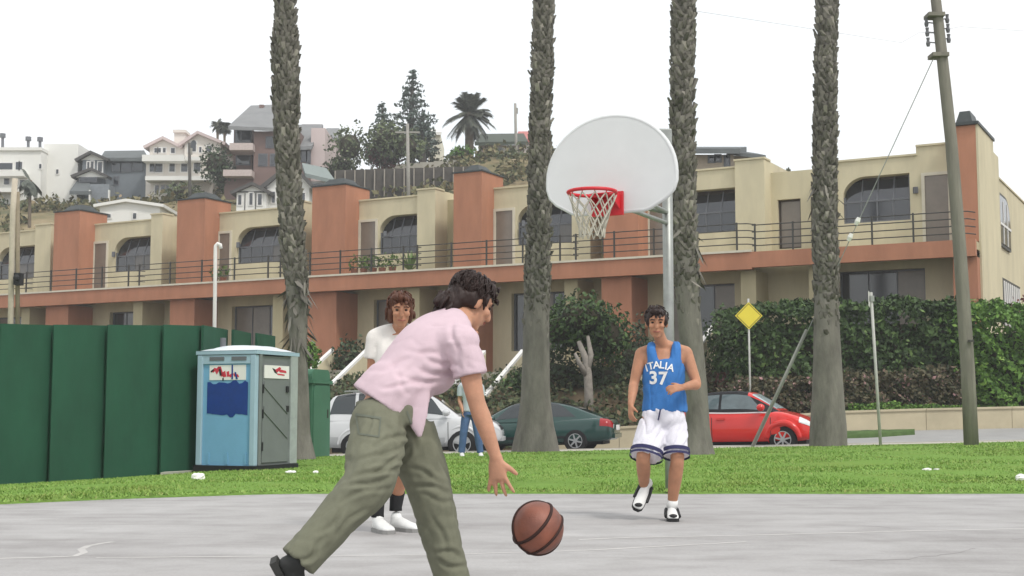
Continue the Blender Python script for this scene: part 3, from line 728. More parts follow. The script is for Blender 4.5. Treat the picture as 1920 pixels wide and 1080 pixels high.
# 3 cream three-storey house with two gables and an arched window
Y = 113
r = hillhouse('gabled_house', 'cream three-storey house with two gables, chimney and balconies on the hill', 268, 415, 375, Y)
hb(r, 'wall', wall_c, 272, 300, 400, 388, Y, 9, 4); hb(r, 'upper_wall', wall_c, 280, 276, 345, 299.8, Y+.5, 8); hb(r, 'upper_wall', wall_c, 345.3, 270.3, 414, 299.8, Y+.2, 9)
gable(r, 'gable_roof', wall_p, 280, 334, 276, 307, 262, Y+.5, 8, .25, .4, wall_c)
gable(r, 'gable_roof', wall_p, 346, 415, 270, 372, 252, Y+.2, 9, .25, .4, wall_c)
hb(r, 'chimney', wall_c, 326, 248, 346, 280, Y+2, 1.4); hb(r, 'chimney_cap', wall_c, 324, 243, 348, 248.2, Y+1.8, 1.8)
hb(r, 'balcony', wall_w, 266, 290, 345, 302, Y-1.3, 1.28); hb(r, 'balcony', wall_w, 272, 330, 392, 338, Y-1.5, 1.48); hb(r, 'balcony', wall_w, 346, 294, 380, 301, Y-1, .98)
hw(r, [(290, 278, 295, 286), (297, 278, 302, 286), (306, 278, 311, 286), (321, 278, 328, 287)], Y+.5)
hw(r, [(353, 270, 356, 284), (358, 266, 368, 284), (374, 276, 378, 286), (388, 274, 396, 284)], Y+.2)
hw(r, [(281, 306, 290, 322), (292, 306, 305, 323), (318, 306, 328, 322), (340, 306, 352, 322), (364, 306, 376, 322), (291, 348, 298, 362), (302, 348, 309, 362), (312, 348, 317, 362), (322, 346, 330, 360)], Y)
a = at(363, 270, Y+.1); MB().prism([(a.x+.24*math.cos(w)*1.0, Y+.12, a.z+.34*math.sin(w)) for w in [math.pi*i/8 for i in range(9)]], (0, .06, 0)).build('fanlight', MT['glass'], r)
# 4 mauve-brown house with tall grey roof
Y = 108
r = hillhouse('tall_house', 'brown three-storey house with steep grey roof behind the leftmost palm', 425, 610, 350, Y)
hb(r, 'wall', wall_b, 474, 246, 562, 372, Y, 10, 4); hb(r, 'wing', wall_b, 436, 242, 473.6, 372, Y+1.5, 9, 4)
slab_roof(r, 'roof', roof_g, (428, 243), (566, 248), (520, 202), (470, 204), Y-.7, 8)
hb(r, 'balcony', M('balcony_pale', '#cfc0ba', .8), 430, 268, 474, 281, Y-1, 2.4); hb(r, 'balcony', MATS['balcony_pale'], 418, 318, 472, 330, Y-1.2, 2.6); hb(r, 'lower_storey', wall_b, 420, 330.3, 473.6, 372, Y, 2, 4)
hw(r, [(442, 246, 450, 266), (454, 246, 470, 266), (444, 285, 468, 308)], Y+1.5, fmat='frame'); hw(r, [(500, 258, 512, 276), (486, 290, 500, 310), (508, 290, 516, 310)], Y, fmat='frame')
hb(r, 'chimney', wall_b, 486, 196, 494, 210, Y+6, 1)
hb(r, 'side_wing', wall_b, 562.4, 280, 582, 330, Y+.6, 6, 4); hb(r, 'pale_wing', wall_p, 582.4, 240, 610, 322, Y+1, 7, 5)
slab_roof(r, 'side_roof', roof_g, (556, 282), (585, 280), (606, 240), (558, 240), Y+.2, 5); hb(r, 'parapet', wall_b, 566, 233, 604, 242, Y+5.5, .5)
hw(r, [(565, 284, 574, 302), (576, 284, 581, 305)], Y+.6, fmat='frame')
# 5 white half-timbered house lower on the slope
Y = 98
r = hillhouse('timbered_house', 'low white half-timbered house with dark gables beside the leftmost palm', 440, 640, 392, Y)
hb(r, 'wall', wall_w, 443, 362, 500, 394, Y, 7, 4); hb(r, 'tall_wall', wall_w, 500.5, 352.3, 580, 394, Y+1, 7, 4)
gable(r, 'gable_roof', trim_d, 443, 500, 362, 474, 348, Y, 7, .25, .35, wall_w); gable(r, 'gable_roof', trim_d, 498, 584, 352, 546, 312, Y+1, 8, .3, .4, wall_w)
slab_roof(r, 'rear_roof', M('roof_teal', '#8f9996', .8), (572, 332), (628, 345), (612, 322), (566, 312), Y+1.5, 5)
hb(r, 'rear_wall', wall_w, 575, 340, 627, 360, Y+2, 5, 5); hw(r, [(586, 344, 620, 352)], Y+2)
hw(r, [(447, 366, 453, 384), (468, 362, 474, 384), (484, 364, 491, 384)], Y); hw(r, [(510, 360, 516, 380), (562, 362, 572, 386)], Y+1)
for x in (458, 478): hb(r, 'timber', trim_d, x, 362, x+2.2, 394, Y-.05, .045)
hb(r, 'timber', trim_d, 443, 358.5, 500, 361, Y-.05, .046)
# 6 small grey house between the trees
Y = 121
r = hillhouse('small_house', 'small grey-roofed house glimpsed left of the hill trees', 606, 640, 290, Y)
hb(r, 'wall', wall_p, 608, 262, 640, 310, Y, 7, 4); slab_roof(r, 'roof', roof_g, (604, 264), (644, 264), (636, 246), (612, 246), Y-.5, 5); hw(r, [(616, 270, 626, 280)], Y)
# 7 pale small house behind the pines
r = hillhouse('small_house', 'pale yellow house glimpsed between the pine and the fan of the hill palm', 800, 828, 290, 126)
hb(r, 'wall', M('house_pale_yellow', '#e6e2cf', .8), 803, 252, 826, 300, 126, 7, 4); slab_roof(r, 'roof', wall_w, (801, 253), (828, 253), (826, 247), (803, 247), 125.6, 4); hw(r, [(808, 262, 816, 272)], 126)
# 8 long low dark-roofed house and red-roofed house right of the palm
Y = 117
r = hillhouse('low_house', 'long low house with dark green roof right of the hill palm', 893, 990, 300, Y)
hb(r, 'wall', wall_p, 897, 272, 985, 304, Y, 7, 4); slab_roof(r, 'roof', M('roof_green_dark', '#50584d', .8), (890, 273), (990, 271), (982, 256), (900, 257), Y-.6, 5)
hb(r, 'red_door', M('door_red', '#a8453c', .8), 911, 276, 918, 290, Y-.1, .09); hw(r, [(934, 278, 944, 286), (950, 278, 962, 286)], Y); hb(r, 'chimney', trim_d, 940, 251, 947, 260, Y+4, 1)
Y = 122
r = hillhouse('small_house', 'little house with pinkish red tiled roof beside the second palm trunk', 968, 1000, 290, Y)
hb(r, 'wall', wall_w, 972, 262, 1006, 300, Y, 6, 4); slab_roof(r, 'roof', M('roof_rose', '#c77d78', .8), (966, 266), (1012, 266), (1006, 252), (972, 252), Y-.6, 4); hw(r, [(978, 270, 986, 280)], Y)
# 9 house behind the terrace on the right
Y = 76
r = hillhouse('flat_roof_house', 'flat-roofed beige house peeking over the terrace between two palms', 1290, 1435, 330, Y)
hb(r, 'wall', M('house_beige', '#b9ab98', .8), 1282, 290, 1376, 345, Y, 9, 5); hb(r, 'side_wall', MATS['house_beige'], 1376.5, 292, 1424, 345, Y+1, 9, 5)
slab_roof(r, 'roof', roof_d, (1276, 288), (1388, 288), (1400, 284), (1280, 284), Y-.8, 8); slab_roof(r, 'roof', roof_d, (1362, 290), (1436, 298), (1420, 294), (1362, 285), Y+.2, 8, .22)
hw(r, [(1330, 294, 1338, 303), (1342, 292, 1350, 302), (1360, 293, 1366, 312)], Y, fmat='frame')
# 10 white low building just above the terrace
Y = 90
r = hillhouse('low_building', 'low white flat building just above the terracotta chimneys on the left', 190, 300, 412, Y, 'building')
hb(r, 'wall', wall_w, 186, 388, 300, 425, Y, 8, 4); gable(r, 'roof', wall_w, 186, 300, 388, 238, 379, Y, 8, .2, .3, wall_w); hw(r, [(200, 402, 208, 408), (250, 400, 256, 410)], Y)
# 11 timber retaining wall with pale posts
Y = 104
r = thing('retaining_wall', 'dark timber retaining wall with pale posts across the hillside', 'wall', at(770, 345, Y))
for i in range(14):
    x0 = 628+i*18.5; yb = 346-(i*.55)
    hb(r, 'board_panel', M('retaining_timber', '#57524c', .8, .9, .2, 2), x0+.4, yb-27, x0+18.1, yb, Y+.05*(i % 2), .3, 1.5)
    hb(r, 'post', M('retaining_post', '#a49c90', .8), x0-1, yb-26, x0+1.2, yb+1, Y-.25, .24, 1)
r = thing('concrete_parapet', 'pale concrete parapet above the timber retaining wall', 'wall', at(810, 305, 110))
for i in range(5): hb(r, 'panel', MT['conc'], 735+i*26+.2, 308-i*2.0, 761+i*26, 318-i*2.0, 110, .4, 1)

# ------------------------------------------------------------------ plants
def foliage_mass(name, label, cat, blobs, mat, leaf, dens, seed, trunk=None, group=None, asp=.55, partname='foliage', core=True):
    rs = np.random.default_rng(seed); P = []
    base = blobs[0][0]
    root = thing(name, label, cat, (base[0], base[1], min(b[0][2]-b[1][2] for b in blobs)), group)
    for c, r in blobs:
        area = 4*math.pi*((r[0]*r[1]+r[0]*r[2]+r[1]*r[2])/3)
        n = int(max(60, area*dens/leaf**2)); p, d = blob_points(c, r, n, rs)
        P.append(leaf_quads(p, leaf, rs, asp, d))
    o = link(partname, quads_mesh(partname, np.concatenate(P)), mat, root)
    if core:
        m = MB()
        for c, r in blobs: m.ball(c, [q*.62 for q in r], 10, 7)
        m.build('branch_core', M('core_dark', '#4a4334', .6, .95, .3, 4), root, smooth=True)['kind'] = 'stuff'  # dark solid core added inside the leaves to block see-through
    if trunk: trunk(root)
    return root
L_hedge = Mleaf('hedge_leaf', '#35462c', '#5d7a43', .62, '#7f9b55'); L_bright = Mleaf('bright_hedge_leaf', '#44652c', '#76a045', .68, '#9dbf5e')
L_dark = Mleaf('dark_leaf', '#3a4835', '#5f7050', .66); L_pink = Mleaf('groundcover_leaf', '#3f4632', '#766d52', .7, '#c79a9c')
L_red = Mleaf('red_leaf', '#5a3a38', '#8a5650', .7); L_hill = Mleaf('hill_leaf', '#4d5843', '#808b62', .72)
def px_blob(x, y, rx, ry, Y, depth=None):
    c = at(x, y, Y); s = sc(Y); return ((c.x, c.y, c.z), (rx/s, depth or rx/s, ry/s))
# clipped hedge on the right, in two masses, and the flowering bank below it
def box_hedge(name, label, X0, X1, Y0, Y1, zt0, zt1, mat, leaf, seed, dens=2.2, wob=.18, cat='hedge', zb=None):
    rs = np.random.default_rng(seed); W_ = X1-X0; D = Y1-Y0; H = zt1
    root = thing(name, label, cat, ((X0+X1)/2, Y0, z_yard((X0+X1)/2, Y0)))
    nF = int(W_*(zt0+.8)*dens/leaf**2); nT = int(W_*D*dens/leaf**2)
    def wv(a, b): return wob*(np.sin(a*2.1+seed)*np.sin(b*1.7+seed*2)+.6*np.sin(a*5.3+b*3.1)+.35*np.sin(a*11+b*7))
    x = X0+W_*rs.random(nF); t = rs.random(nF); zb_ = np.array([z_yard(a, Y0) for a in x]) if zb is None else np.full(nF, zb)
    top = zt0+(zt1-zt0)*(x-X0)/W_+wv(x, x*0)*.8
    z = zb_+(top-zb_)*t; y = Y0+wv(x, z*1.4)+.5*D*(t**3)*.5+.25*rs.random(nF)
    P1 = np.stack([x, y, z], 1); d1 = np.tile([0, -1, .25], (nF, 1))
    x = X0+W_*rs.random(nT); y = Y0+D*rs.random(nT); z = zt0+(zt1-zt0)*(x-X0)/W_+wv(x, y)*.8-.15*rs.random(nT)-.2*np.exp(-((y-Y0)/.3)**2)
    P2 = np.stack([x, y, z], 1); d2 = np.tile([0, -.3, 1], (nT, 1))
    nS = int(D*zt0*dens/leaf**2); Ps = []
    for xs_ in (X0, X1):
        y = Y0+D*rs.random(nS); z = z_yard(xs_, Y0)+(zt0-z_yard(xs_, Y0))*rs.random(nS); Ps.append(np.stack([xs_+.25*rs.normal(size=nS), y, z], 1))
    PP = np.concatenate([P1, P2]+Ps); dd = np.concatenate([d1, d2]+[np.tile([q, 0, .2], (nS, 1)) for q in (-1, 1)])
    link('foliage', quads_mesh('foliage', leaf_quads(PP, leaf, rs, .55, dd)), mat, root)
    m = MB(); m.box(X0+.3, X1-.3, Y0+.6, Y1, z_yard(X0, Y0)-.4, min(zt0, zt1)-.55); m.build('branch_core', M('core_dark', '#4a4334', .6, .95, .3, 4), root)  # dark box added as the hedge's core, filling gaps between leaves
    return root
Yh = 40.6
box_hedge('hedge', 'tall dark green hedge between the red car and the utility pole', at(1385, 600, Yh).x, at(1800, 600, Yh).x, 39.8, 42.4, at(1400, 575, Yh).z, at(1800, 562, Yh).z, L_hedge, .17, 5, 7)
box_hedge('flowering_bank', 'low bank of pink-flecked ground cover under the dark hedge', at(1380, 720, 39.3).x, at(1795, 720, 39.3).x, 38.75, 39.85, at(1400, 716, 39.3).z, at(1780, 690, 39.3).z, L_pink, .13, 9, 6, .16, 'ground cover')
box_hedge('lawn_strip', 'narrow strip of green grass on top of the long street wall', at(1590, 760, 38.6).x, at(1815, 760, 38.6).x, 38.37, 38.78, at(1600, 757, 38.6).z, at(1800, 757, 38.6).z, L_bright, .09, 4, 4, .05, 'grass strip')
box_hedge('hedge', 'bright green leafy hedge right of the utility pole', at(1822, 600, 39.2).x, at(2080, 600, 39.2).x, 38.8, 41.4, at(1830, 572, 39.2).z, at(2000, 590, 39.2).z, L_bright, .16, 6, 7, .26)
foliage_mass('shrub', 'reddish brown shrub rising over the bright hedge at the right edge', 'shrub', [px_blob(1915, 598, 34, 36, 40.6), px_blob(1960, 610, 40, 36, 40.8)], L_red, .14, 1.6, 21)
# trees and shrubs in front of the middle houses
def yard_tree_trunk(root):
    f0 = at(1104, 770, 41.2); m = MB()
    m.tube([V((f0.x, f0.y, .3)), at(1104, 740, 41.2), at(1102, 700, 41.2), at(1098, 672, 41.3), at(1085, 640, 41.4)], [.17, .14, .13, .11, .07], 9)
    m.tube([at(1100, 700, 41.2), at(1108, 665, 41.3), at(1102, 630, 41.4)], [.11, .09, .05], 8); m.tube([at(1101, 706, 41.2), at(1086, 680, 41.0), at(1078, 662, 41)], [.1, .07, .04], 8)
    m.build('trunk', M('trunk_pale', '#9a938a', .75, .9, .25, 8, .4, 40), root, smooth=True)
foliage_mass('yard_tree', 'small spreading tree with pale twisted trunk behind the green car', 'tree', [px_blob(1090, 595, 62, 44, 42.2, 1.2), px_blob(1050, 620, 45, 40, 42.6, 1), px_blob(1140, 630, 42, 52, 42.6, 1), px_blob(1100, 640, 50, 36, 43, 1)], L_hedge, .16, 2.6, 22, yard_tree_trunk)
for i, (x, y, rx, ry, Y, lab, mat) in enumerate([
    (1040, 720, 78, 62, 43.6, 'dark rounded bush behind the green car, left of the pale twisted trunk', L_dark), (1140, 730, 62, 60, 43.8, 'dark rounded bush right of the pale twisted trunk', L_dark),
    (960, 735, 40, 40, 43.6, 'low green bush at the foot of the stairs beside the green car', L_hedge), (1190, 690, 44, 80, 44.6, 'tall dark bush behind the player in blue', L_dark),
    (1352, 640, 26, 60, 43.0, 'narrow green bush between the stair wall and the dark hedge', L_hedge), (660, 690, 42, 50, 46.5, 'dark bush beyond the stairs above the white car', L_dark),
    (785, 700, 70, 56, 45, 'wide dark bush behind the man in pink', L_dark), (581, 668, 16, 24, 40, 'small round olive bush above the green cabinet', L_bright),
    (1120, 790, 70, 16, 41.0, 'low dark ground shrub behind the tail of the green car', L_dark), (1362, 730, 26, 30, 42.0, 'reddish low shrub at the foot of the tan stair wall', L_red)]):
    foliage_mass('bush', lab, 'bush', [px_blob(x, y, rx, ry, Y, .9)], mat, .15, 3.4, 30+i)
# agave-like balcony plant
def spiky(root, c, n, L, mat, seed, name='leaf', wdt=.06):
    r = random.Random(seed); P = []
    for i in range(n):
        az = r.uniform(0, 6.28); el = r.uniform(.3, 1.3); d = V((math.cos(az)*math.cos(el), math.sin(az)*math.cos(el), math.sin(el))); side = d.cross(V((0, 0, 1))).normalized()*wdt
        l = L*r.uniform(.7, 1); m_ = c+d*l*.55+V((0, 0, .02)); e = c+d*l-V((0, 0, l*.12*math.cos(el)))
        m = MB().add([c-side*.6, c+side*.6, m_+side, m_-side, e], [(0, 1, 2, 3), (3, 2, 4)]); m.build(name, mat, root)
t = thing('spiky_plant', 'spiky green agave plant on the balcony by the terracotta chimney, above the man in pink', 'plant', B(19.9, -1.0, 5.9))
spiky(t, B(19.9, -1.0, 6.0), 26, 1.15, Mleaf('agave', '#5d7a48', '#9fb878', .7), 3)
# hillside trees
def conifer(name, label, xt, yt, yb, Y, halfw, seed, lean=0, tiers=11, top=.06):
    s = sc(Y); rs = np.random.default_rng(seed); a = at(xt, yb, Y); b = at(xt+lean, yt, Y); H = b.z-a.z
    root = thing(name, label, 'tree', a)
    MB().tube([a-V((0, 0, 2)), a.lerp(b, .5), b], [.35, .22, .05], 8).build('trunk', M('conifer_bark', '#55504a', .7), root)
    br = MB(); P = []
    for k in range(tiers):
        t = .12+.86*k/(tiers-1); c = a.lerp(b, t); R = halfw/s*(1-t)**.75*(.75+.5*rs.random())+top
        nb = 6 if t < .8 else 4; o = rs.random()*6.28
        for j in range(nb):
            w = o+6.28*j/nb+rs.normal()*.2; L = R*(.75+.4*rs.random()); d = V((math.cos(w), math.sin(w), .16+.07*rs.normal()))
            e = c+d*L; br.tube([c, e], [.06, .02], 4, False)
            n = int(7+L*11); tt = rs.random(n)**.6*.85+.15
            q = np.array(c)[None]+np.outer(tt, np.array(d*L)); q += rs.normal(size=(n, 3))*np.array([.13, .13, .09]); P.append(q)
    br.build('branch_core', MATS['conifer_bark'], root)
    P = np.concatenate(P); link('crown', quads_mesh('crown', leaf_quads(P, .34, rs, .5)), Mleaf('conifer_leaf', '#4f5c56', '#76837a', .8), root)
conifer('norfolk_pine', 'tall open tiered pine against the sky on the hill', 770, 132, 275, 112, 52, 5, 4, 12)
conifer('norfolk_pine', 'shorter thin pine left of the tall tiered pine on the hill', 722, 196, 290, 114, 34, 6, -6, 9)
conifer('norfolk_pine', 'short ragged pine right under the tall tiered pine on the hill', 792, 214, 290, 111, 40, 8, 2, 8)
for i, (lab, bl, mat) in enumerate([
    ('dark green round tree just left of the hill pines', [(655, 275, 34, 38)], L_hill), ('broad olive green tree under the hill pines', [(725, 262, 42, 34), (758, 275, 40, 30)], L_hill),
    ('brownish green bush above the left end of the retaining wall', [(640, 315, 26, 22), (618, 325, 18, 18)], L_hill), ('dark red leafed shrub below the hill pines', [(712, 296, 24, 22), (736, 300, 18, 16)], L_red),
    ('dark green tree between the cream house and the brown house', [(405, 308, 30, 34), (420, 330, 24, 26)], L_dark), ('green shrub low behind the second chimney from the left', [(345, 362, 34, 20), (372, 372, 28, 14)], L_hill),
    ('green shrub above the terrace at the far left', [(48, 402, 36, 20)], L_hill), ('dark shrub at the left edge below the white block', [(2, 400, 26, 26)], L_dark),
    ('green shrub beside the foot of the hill palm', [(868, 288, 26, 14)], L_bright), ('small green shrubs above the brush right of the palm', [(960, 298, 40, 12)], L_hill),
    ('green bush at the right end of the timber wall under the palm', [(880, 305, 14, 14)], L_dark), ('low green shrub under the low white building', [(310, 396, 30, 10)], L_hill), ('dark mass of trees behind the hill pines', [(790, 285, 30, 26), (700, 292, 20, 20)], L_dark)]):
    foliage_mass('hill_tree', lab, 'tree' if 'tree' in lab else 'shrub', [px_blob(*b, 106+i*.6) for b in bl], mat, .32, 2.4, 60+i)
def date_palm(name, label, xc, yc, yb, Y, R, n, seed, trunkr=.4, mat=None):
    s = sc(Y); r = random.Random(seed); c = at(xc, yc, Y); g = at(xc, yb, Y)
    root = thing(name, label, 'palm tree', g)
    MB().tube([g-V((0, 0, 1)), g.lerp(c, .5), c], [trunkr, trunkr*.9, trunkr*1.25], 10).build('trunk', M('palm_trunk_far', '#7b6e5e', .75, .9, .3, 3), root)
    for i in range(n):
        az = r.uniform(0, 6.28); el = r.uniform(-1.25, 1.35); L = R/s*r.uniform(.85, 1.05); d = V((math.cos(az)*math.cos(el), math.sin(az)*math.cos(el), math.sin(el)))
        pts = [c+d*(L*t)-V((0, 0, L*.34*t*t*math.cos(el))) for t in (0, .25, .5, .75, 1)]
        m = MB(); m.tube(pts, [.07, .05, .04, .03, .01], 4, False)
        for k in range(26):
            t = .12+.86*k/25; j = min(3, int(t*4)); p = pts[j].lerp(pts[j+1], t*4-j); ax = (pts[j+1]-pts[j]).normalized(); sd = ax.cross(V((0, 0, 1)))
            sd = sd.normalized() if sd.length > .05 else V((1, 0, 0))
            for q in (-1, 1):
                e = p+sd*(q*.52*(1-.6*abs(t-.45)))+ax*.32-V((0, 0, .2)); w = ax*.05
                m.add([p-w, p+w, e], [(0, 1, 2)])
        m.build('frond', mat or Mleaf('date_frond', '#4b5048', '#787a6a', .75), root)
date_palm('date_palm', 'feathery round-crowned palm standing alone on the hill skyline', 880, 213, 300, 112, 48, 74, 4)
date_palm('small_palm', 'small palm with drooping fronds in front of the white apartment block', 56, 338, 400, 92, 26, 12, 9, .12, Mleaf('date_frond2', '#4f5750', '#74796c', .75))
date_palm('fan_palm', 'tiny fan palm left of the twin on the skyline beside the brown house roof', 408, 232, 290, 120, 9, 26, 12, .12)
date_palm('fan_palm', 'tiny fan palm right of its twin, touching the brown house roof', 421, 236, 290, 118, 9, 26, 13, .12)
#@@PART3
# ------------------------------------------------------------------ tall palm trunks
def palm(label, pts, seed, boots_from, boots_w=1.0, debris=None, rootmass=0):
    """pts: (y, x, width) photo pixels from the top down; the last one is the foot"""
    f0 = foot(pts[-1][1], pts[-1][0]); Y = f0.y; s = sc(Y)
    root = thing('palm_tree', label, 'palm tree', f0, 'row of tall palms along the street'); r = random.Random(seed)
    P = [at(x, y, Y) for y, x, w in pts]; Rr = [w/2/s for y, x, w in pts]
    top = P[0]+(P[0]-P[1]).normalized()*3.5; P = [top]+P; Rr = [Rr[0]]+Rr
    def pos(t):             # t: 0 top .. 1 foot, Catmull-Rom
        n = len(P)-1; q = t*n; i = min(n-1, int(q)); u = q-i
        p0, p1, p2, p3 = P[max(i-1, 0)], P[i], P[i+1], P[min(i+2, n)]
        p = .5*((2*p1)+(p2-p0)*u+(2*p0-5*p1+4*p2-p3)*u*u+(3*p1-p0-3*p2+p3)*u**3)
        return p, Rr[i]+(Rr[i+1]-Rr[i])*u
    N = 90; vs = []; fs = []; K_ = 22
    for j in range(N+1):
        p, rad = pos(j/N)
        if j == N: p = p-V((0, 0, .25)); 
        zrel = p.z-f0.z; boots = p.z > boots_from
        for k in range(K_):
            w = 2*math.pi*k/K_; nn = noise.noise((math.cos(w)*1.6+seed, math.sin(w)*1.6, p.z*.5))*.07+noise.noise((math.cos(w)*5, math.sin(w)*5, p.z*1.2+seed))*.035
            q = rad*(1+nn-.16*max(0, min(1, (p.z-boots_from)/1.7)))
            if rootmass and zrel < .55: q += rootmass*(1-max(0, zrel)/.55)**.8*(1+.4*noise.noise((math.cos(w)*3, math.sin(w)*3, 2+seed)))
            vs.append((p.x+q*math.cos(w), p.y+q*math.sin(w), p.z))
    for j in range(N):
        for k in range(K_): fs.append((j*K_+k, j*K_+(k+1) % K_, (j+1)*K_+(k+1) % K_, (j+1)*K_+k))
    me = bpy.data.meshes.new('trunk'); me.from_pydata(vs, [], fs); me.update()
    link('trunk', me, MT['bark'], root, True)
    # old leaf bases: woody wedges set in spirals
    m = MB(); zt = P[0].z; row = 0; t = 0.0
    zs = [(pos(i/400)) for i in range(401)]
    z = boots_from
    while z < zt:
        best = min(zs, key=lambda q: abs(q[0].z-z)); c, rad = best; n = max(9, int(2*math.pi*rad/.118))
        fade = min(1, (z-boots_from)/1.7)
        for k in range(n):
            if r.random() > min(1, .12+1.1*fade) or r.random() < .05: continue
            w = 2*math.pi*(k+.5*(row % 2)+r.uniform(-.18, .18))/n; d = V((math.cos(w), math.sin(w), 0)); tg = V((-d.y, d.x, 0)); u = V((0, 0, 1))
            h = r.uniform(.11, .20)*boots_w; ww = .056*r.uniform(.8, 1.15); o = r.uniform(.0, .055)*(.3+.7*fade)+(.05 if r.random() < .05 else 0); base = c+d*(rad*.82); base.z = z+r.uniform(-.04, .04)
            tw = tg*r.uniform(-.07, .07)
            a, b = base-tg*ww, base+tg*ww; c1, c2 = base-tg*ww*.7+u*h+d*(rad*.1+o)+tw, base+tg*ww*.7+u*h+d*(rad*.1+o)+tw; mid = base+d*(rad*.16+o*.5)+u*h*.4+tw*.4
            e1, e2 = c1-d*.035, c2-d*.035
            m.add([a, b, c1, c2, mid, e1, e2], [(0, 1, 4), (0, 4, 2), (1, 3, 4), (2, 4, 3), (2, 3, 6, 5), (0, 2, 5), (1, 6, 3)])
        z += .096; row += 1
    o = m.build('leaf_bases', MT['boot'], root); o['kind'] = 'stuff'
    if debris:
        m = MB()
        for i in range(debris[2]):
            zc = at(0, r.uniform(debris[0], debris[1]), Y).z; c, rad = min(zs, key=lambda q: abs(q[0].z-zc)); w = r.uniform(0, 6.28); d = V((math.cos(w), math.sin(w), 0)); tg = V((-d.y, d.x, 0))
            b = c+d*rad*.9; b.z = zc; l = r.uniform(.15, .42); e = b+d*r.uniform(.08, .24)-V((0, 0, l))+tg*r.uniform(-.25, .25); ww = tg*r.uniform(.01, .035)
            m.add([b-ww, b+ww, b.lerp(e, .6)+ww*1.6, e, b.lerp(e, .6)-ww*1.6], [(0, 1, 2, 4), (4, 2, 3)])
        m.build('dead_fronds', MT['boot'], root)['kind'] = 'stuff'
    return root
palm('tall palm trunk beside the portable toilet, shaggy with dead stubs', [(0, 535, 38), (100, 535, 52), (200, 536, 51), (300, 539, 47), (450, 548, 46), (560, 557, 42), (660, 560, 32), (760, 562, 36), (820, 562, 40), (864, 562, 54)], 1, 2.3, 1.1, (520, 650, 60), .05)
palm('tall palm trunk with swollen root foot in front of the green car', [(0, 1020, 40), (120, 1017, 42), (250, 1013, 41), (400, 1011, 45), (520, 1008, 50), (640, 1005, 50), (740, 1004, 56), (800, 1004, 68), (850, 1004, 80)], 2, 2.3, 1, None, .06)
palm('tall palm trunk just right of the backboard, its foot behind the player in blue', [(0, 1282, 46), (120, 1280, 46), (250, 1280, 46), (400, 1282, 48), (520, 1287, 48), (640, 1296, 44), (760, 1306, 44), (820, 1308, 50), (856, 1309, 62)], 3, 2.3, 1, (430, 540, 14), .03)
palm('tall palm trunk on the right in front of the bonnet of the red car', [(0, 1551, 40), (120, 1549, 43), (250, 1547, 45), (400, 1547, 47), (520, 1549, 48), (640, 1550, 50), (740, 1552, 58), (800, 1553, 66), (839, 1553, 70)], 4, 2.3, 1, (335, 420, 14), .0)

# ------------------------------------------------------------------ green fence, portable toilet, cabinet
def fence():
    # foot points of the panel seams, going right and away
    px = [(-330, 18.2), (-215, 18.8), (-110, 19.3), (-8, 19.8), (93, 20.4), (195, 20.95), (300, 21.5), (373, 22.0), (430, 23.2), (475, 24.4), (520, 25.6)]
    H = 2.44; pts = []
    for x, y_ in px:
        q = at(x, 800, y_); pts.append(V((q.x, q.y, z_lawn(q.x, q.y))))
    root = thing('green_fence', 'tall dark green panelled fence along the left side of the court', 'fence', pts[4])
    for i, (a, b) in enumerate(zip(pts[:-1], pts[1:])):
        d = (b-a); d.z = 0; L = d.length; d.normalize(); n = V((d.y, -d.x, 0))      # n points to the camera
        # each panel starts proud at its left edge and tucks in behind the next on its right
        A = a+n*.05; Bp = b-n*.09+d*.14; zb = min(a.z, b.z)-.12; za, zc = a.z+H, b.z+H
        m = MB(); N = 8; pts2 = []
        for k in range(N+1):
            t = k/N; q = A.lerp(Bp, t**1.0); q = q+n*(-.03*smooth01((t-.85)/.15)); pts2.append((q, za+(zc-za)*t))
        vs = []; fs = []
        for q, zt in pts2:
            for off in (0, -.045):
                p = q+n*off; vs += [(p.x, p.y, zb), (p.x, p.y, zt)]
        for k in range(N):
            o = k*4; fs += [(o, o+4, o+5, o+1), (o+2, o+3, o+7, o+6), (o+1, o+5, o+7, o+3), (o, o+2, o+6, o+4)]
        fs += [(0, 1, 3, 2), (N*4, N*4+2, N*4+3, N*4+1)]
        m.add(vs, fs); m.build('panel', MT['green'], root)
        p = a-n*.25; MB().tube([(p.x, p.y, zb), (p.x, p.y, a.z+H-.06)], .045, 8).build('post', MT['green'], root, True)
fence()
m = MB(); c = foot(345, 893); q = foot(372, 888); 
tag(MB().hexa([(c.x-.3, c.y-.25, c.z-.05), (q.x+.1, q.y-.35, q.z-.05), (q.x+.1, q.y-.1, q.z-.05), (c.x-.3, c.y, c.z-.05), (c.x-.3, c.y-.25, c.z+.07), (q.x+.1, q.y-.35, q.z+.07), (q.x+.1, q.y-.1, q.z+.07), (c.x-.3, c.y, c.z+.07)]).build('concrete_slab', MT['conc']), 'small pale concrete slab in the grass at the foot of the fence beside the portable toilet', 'slab')
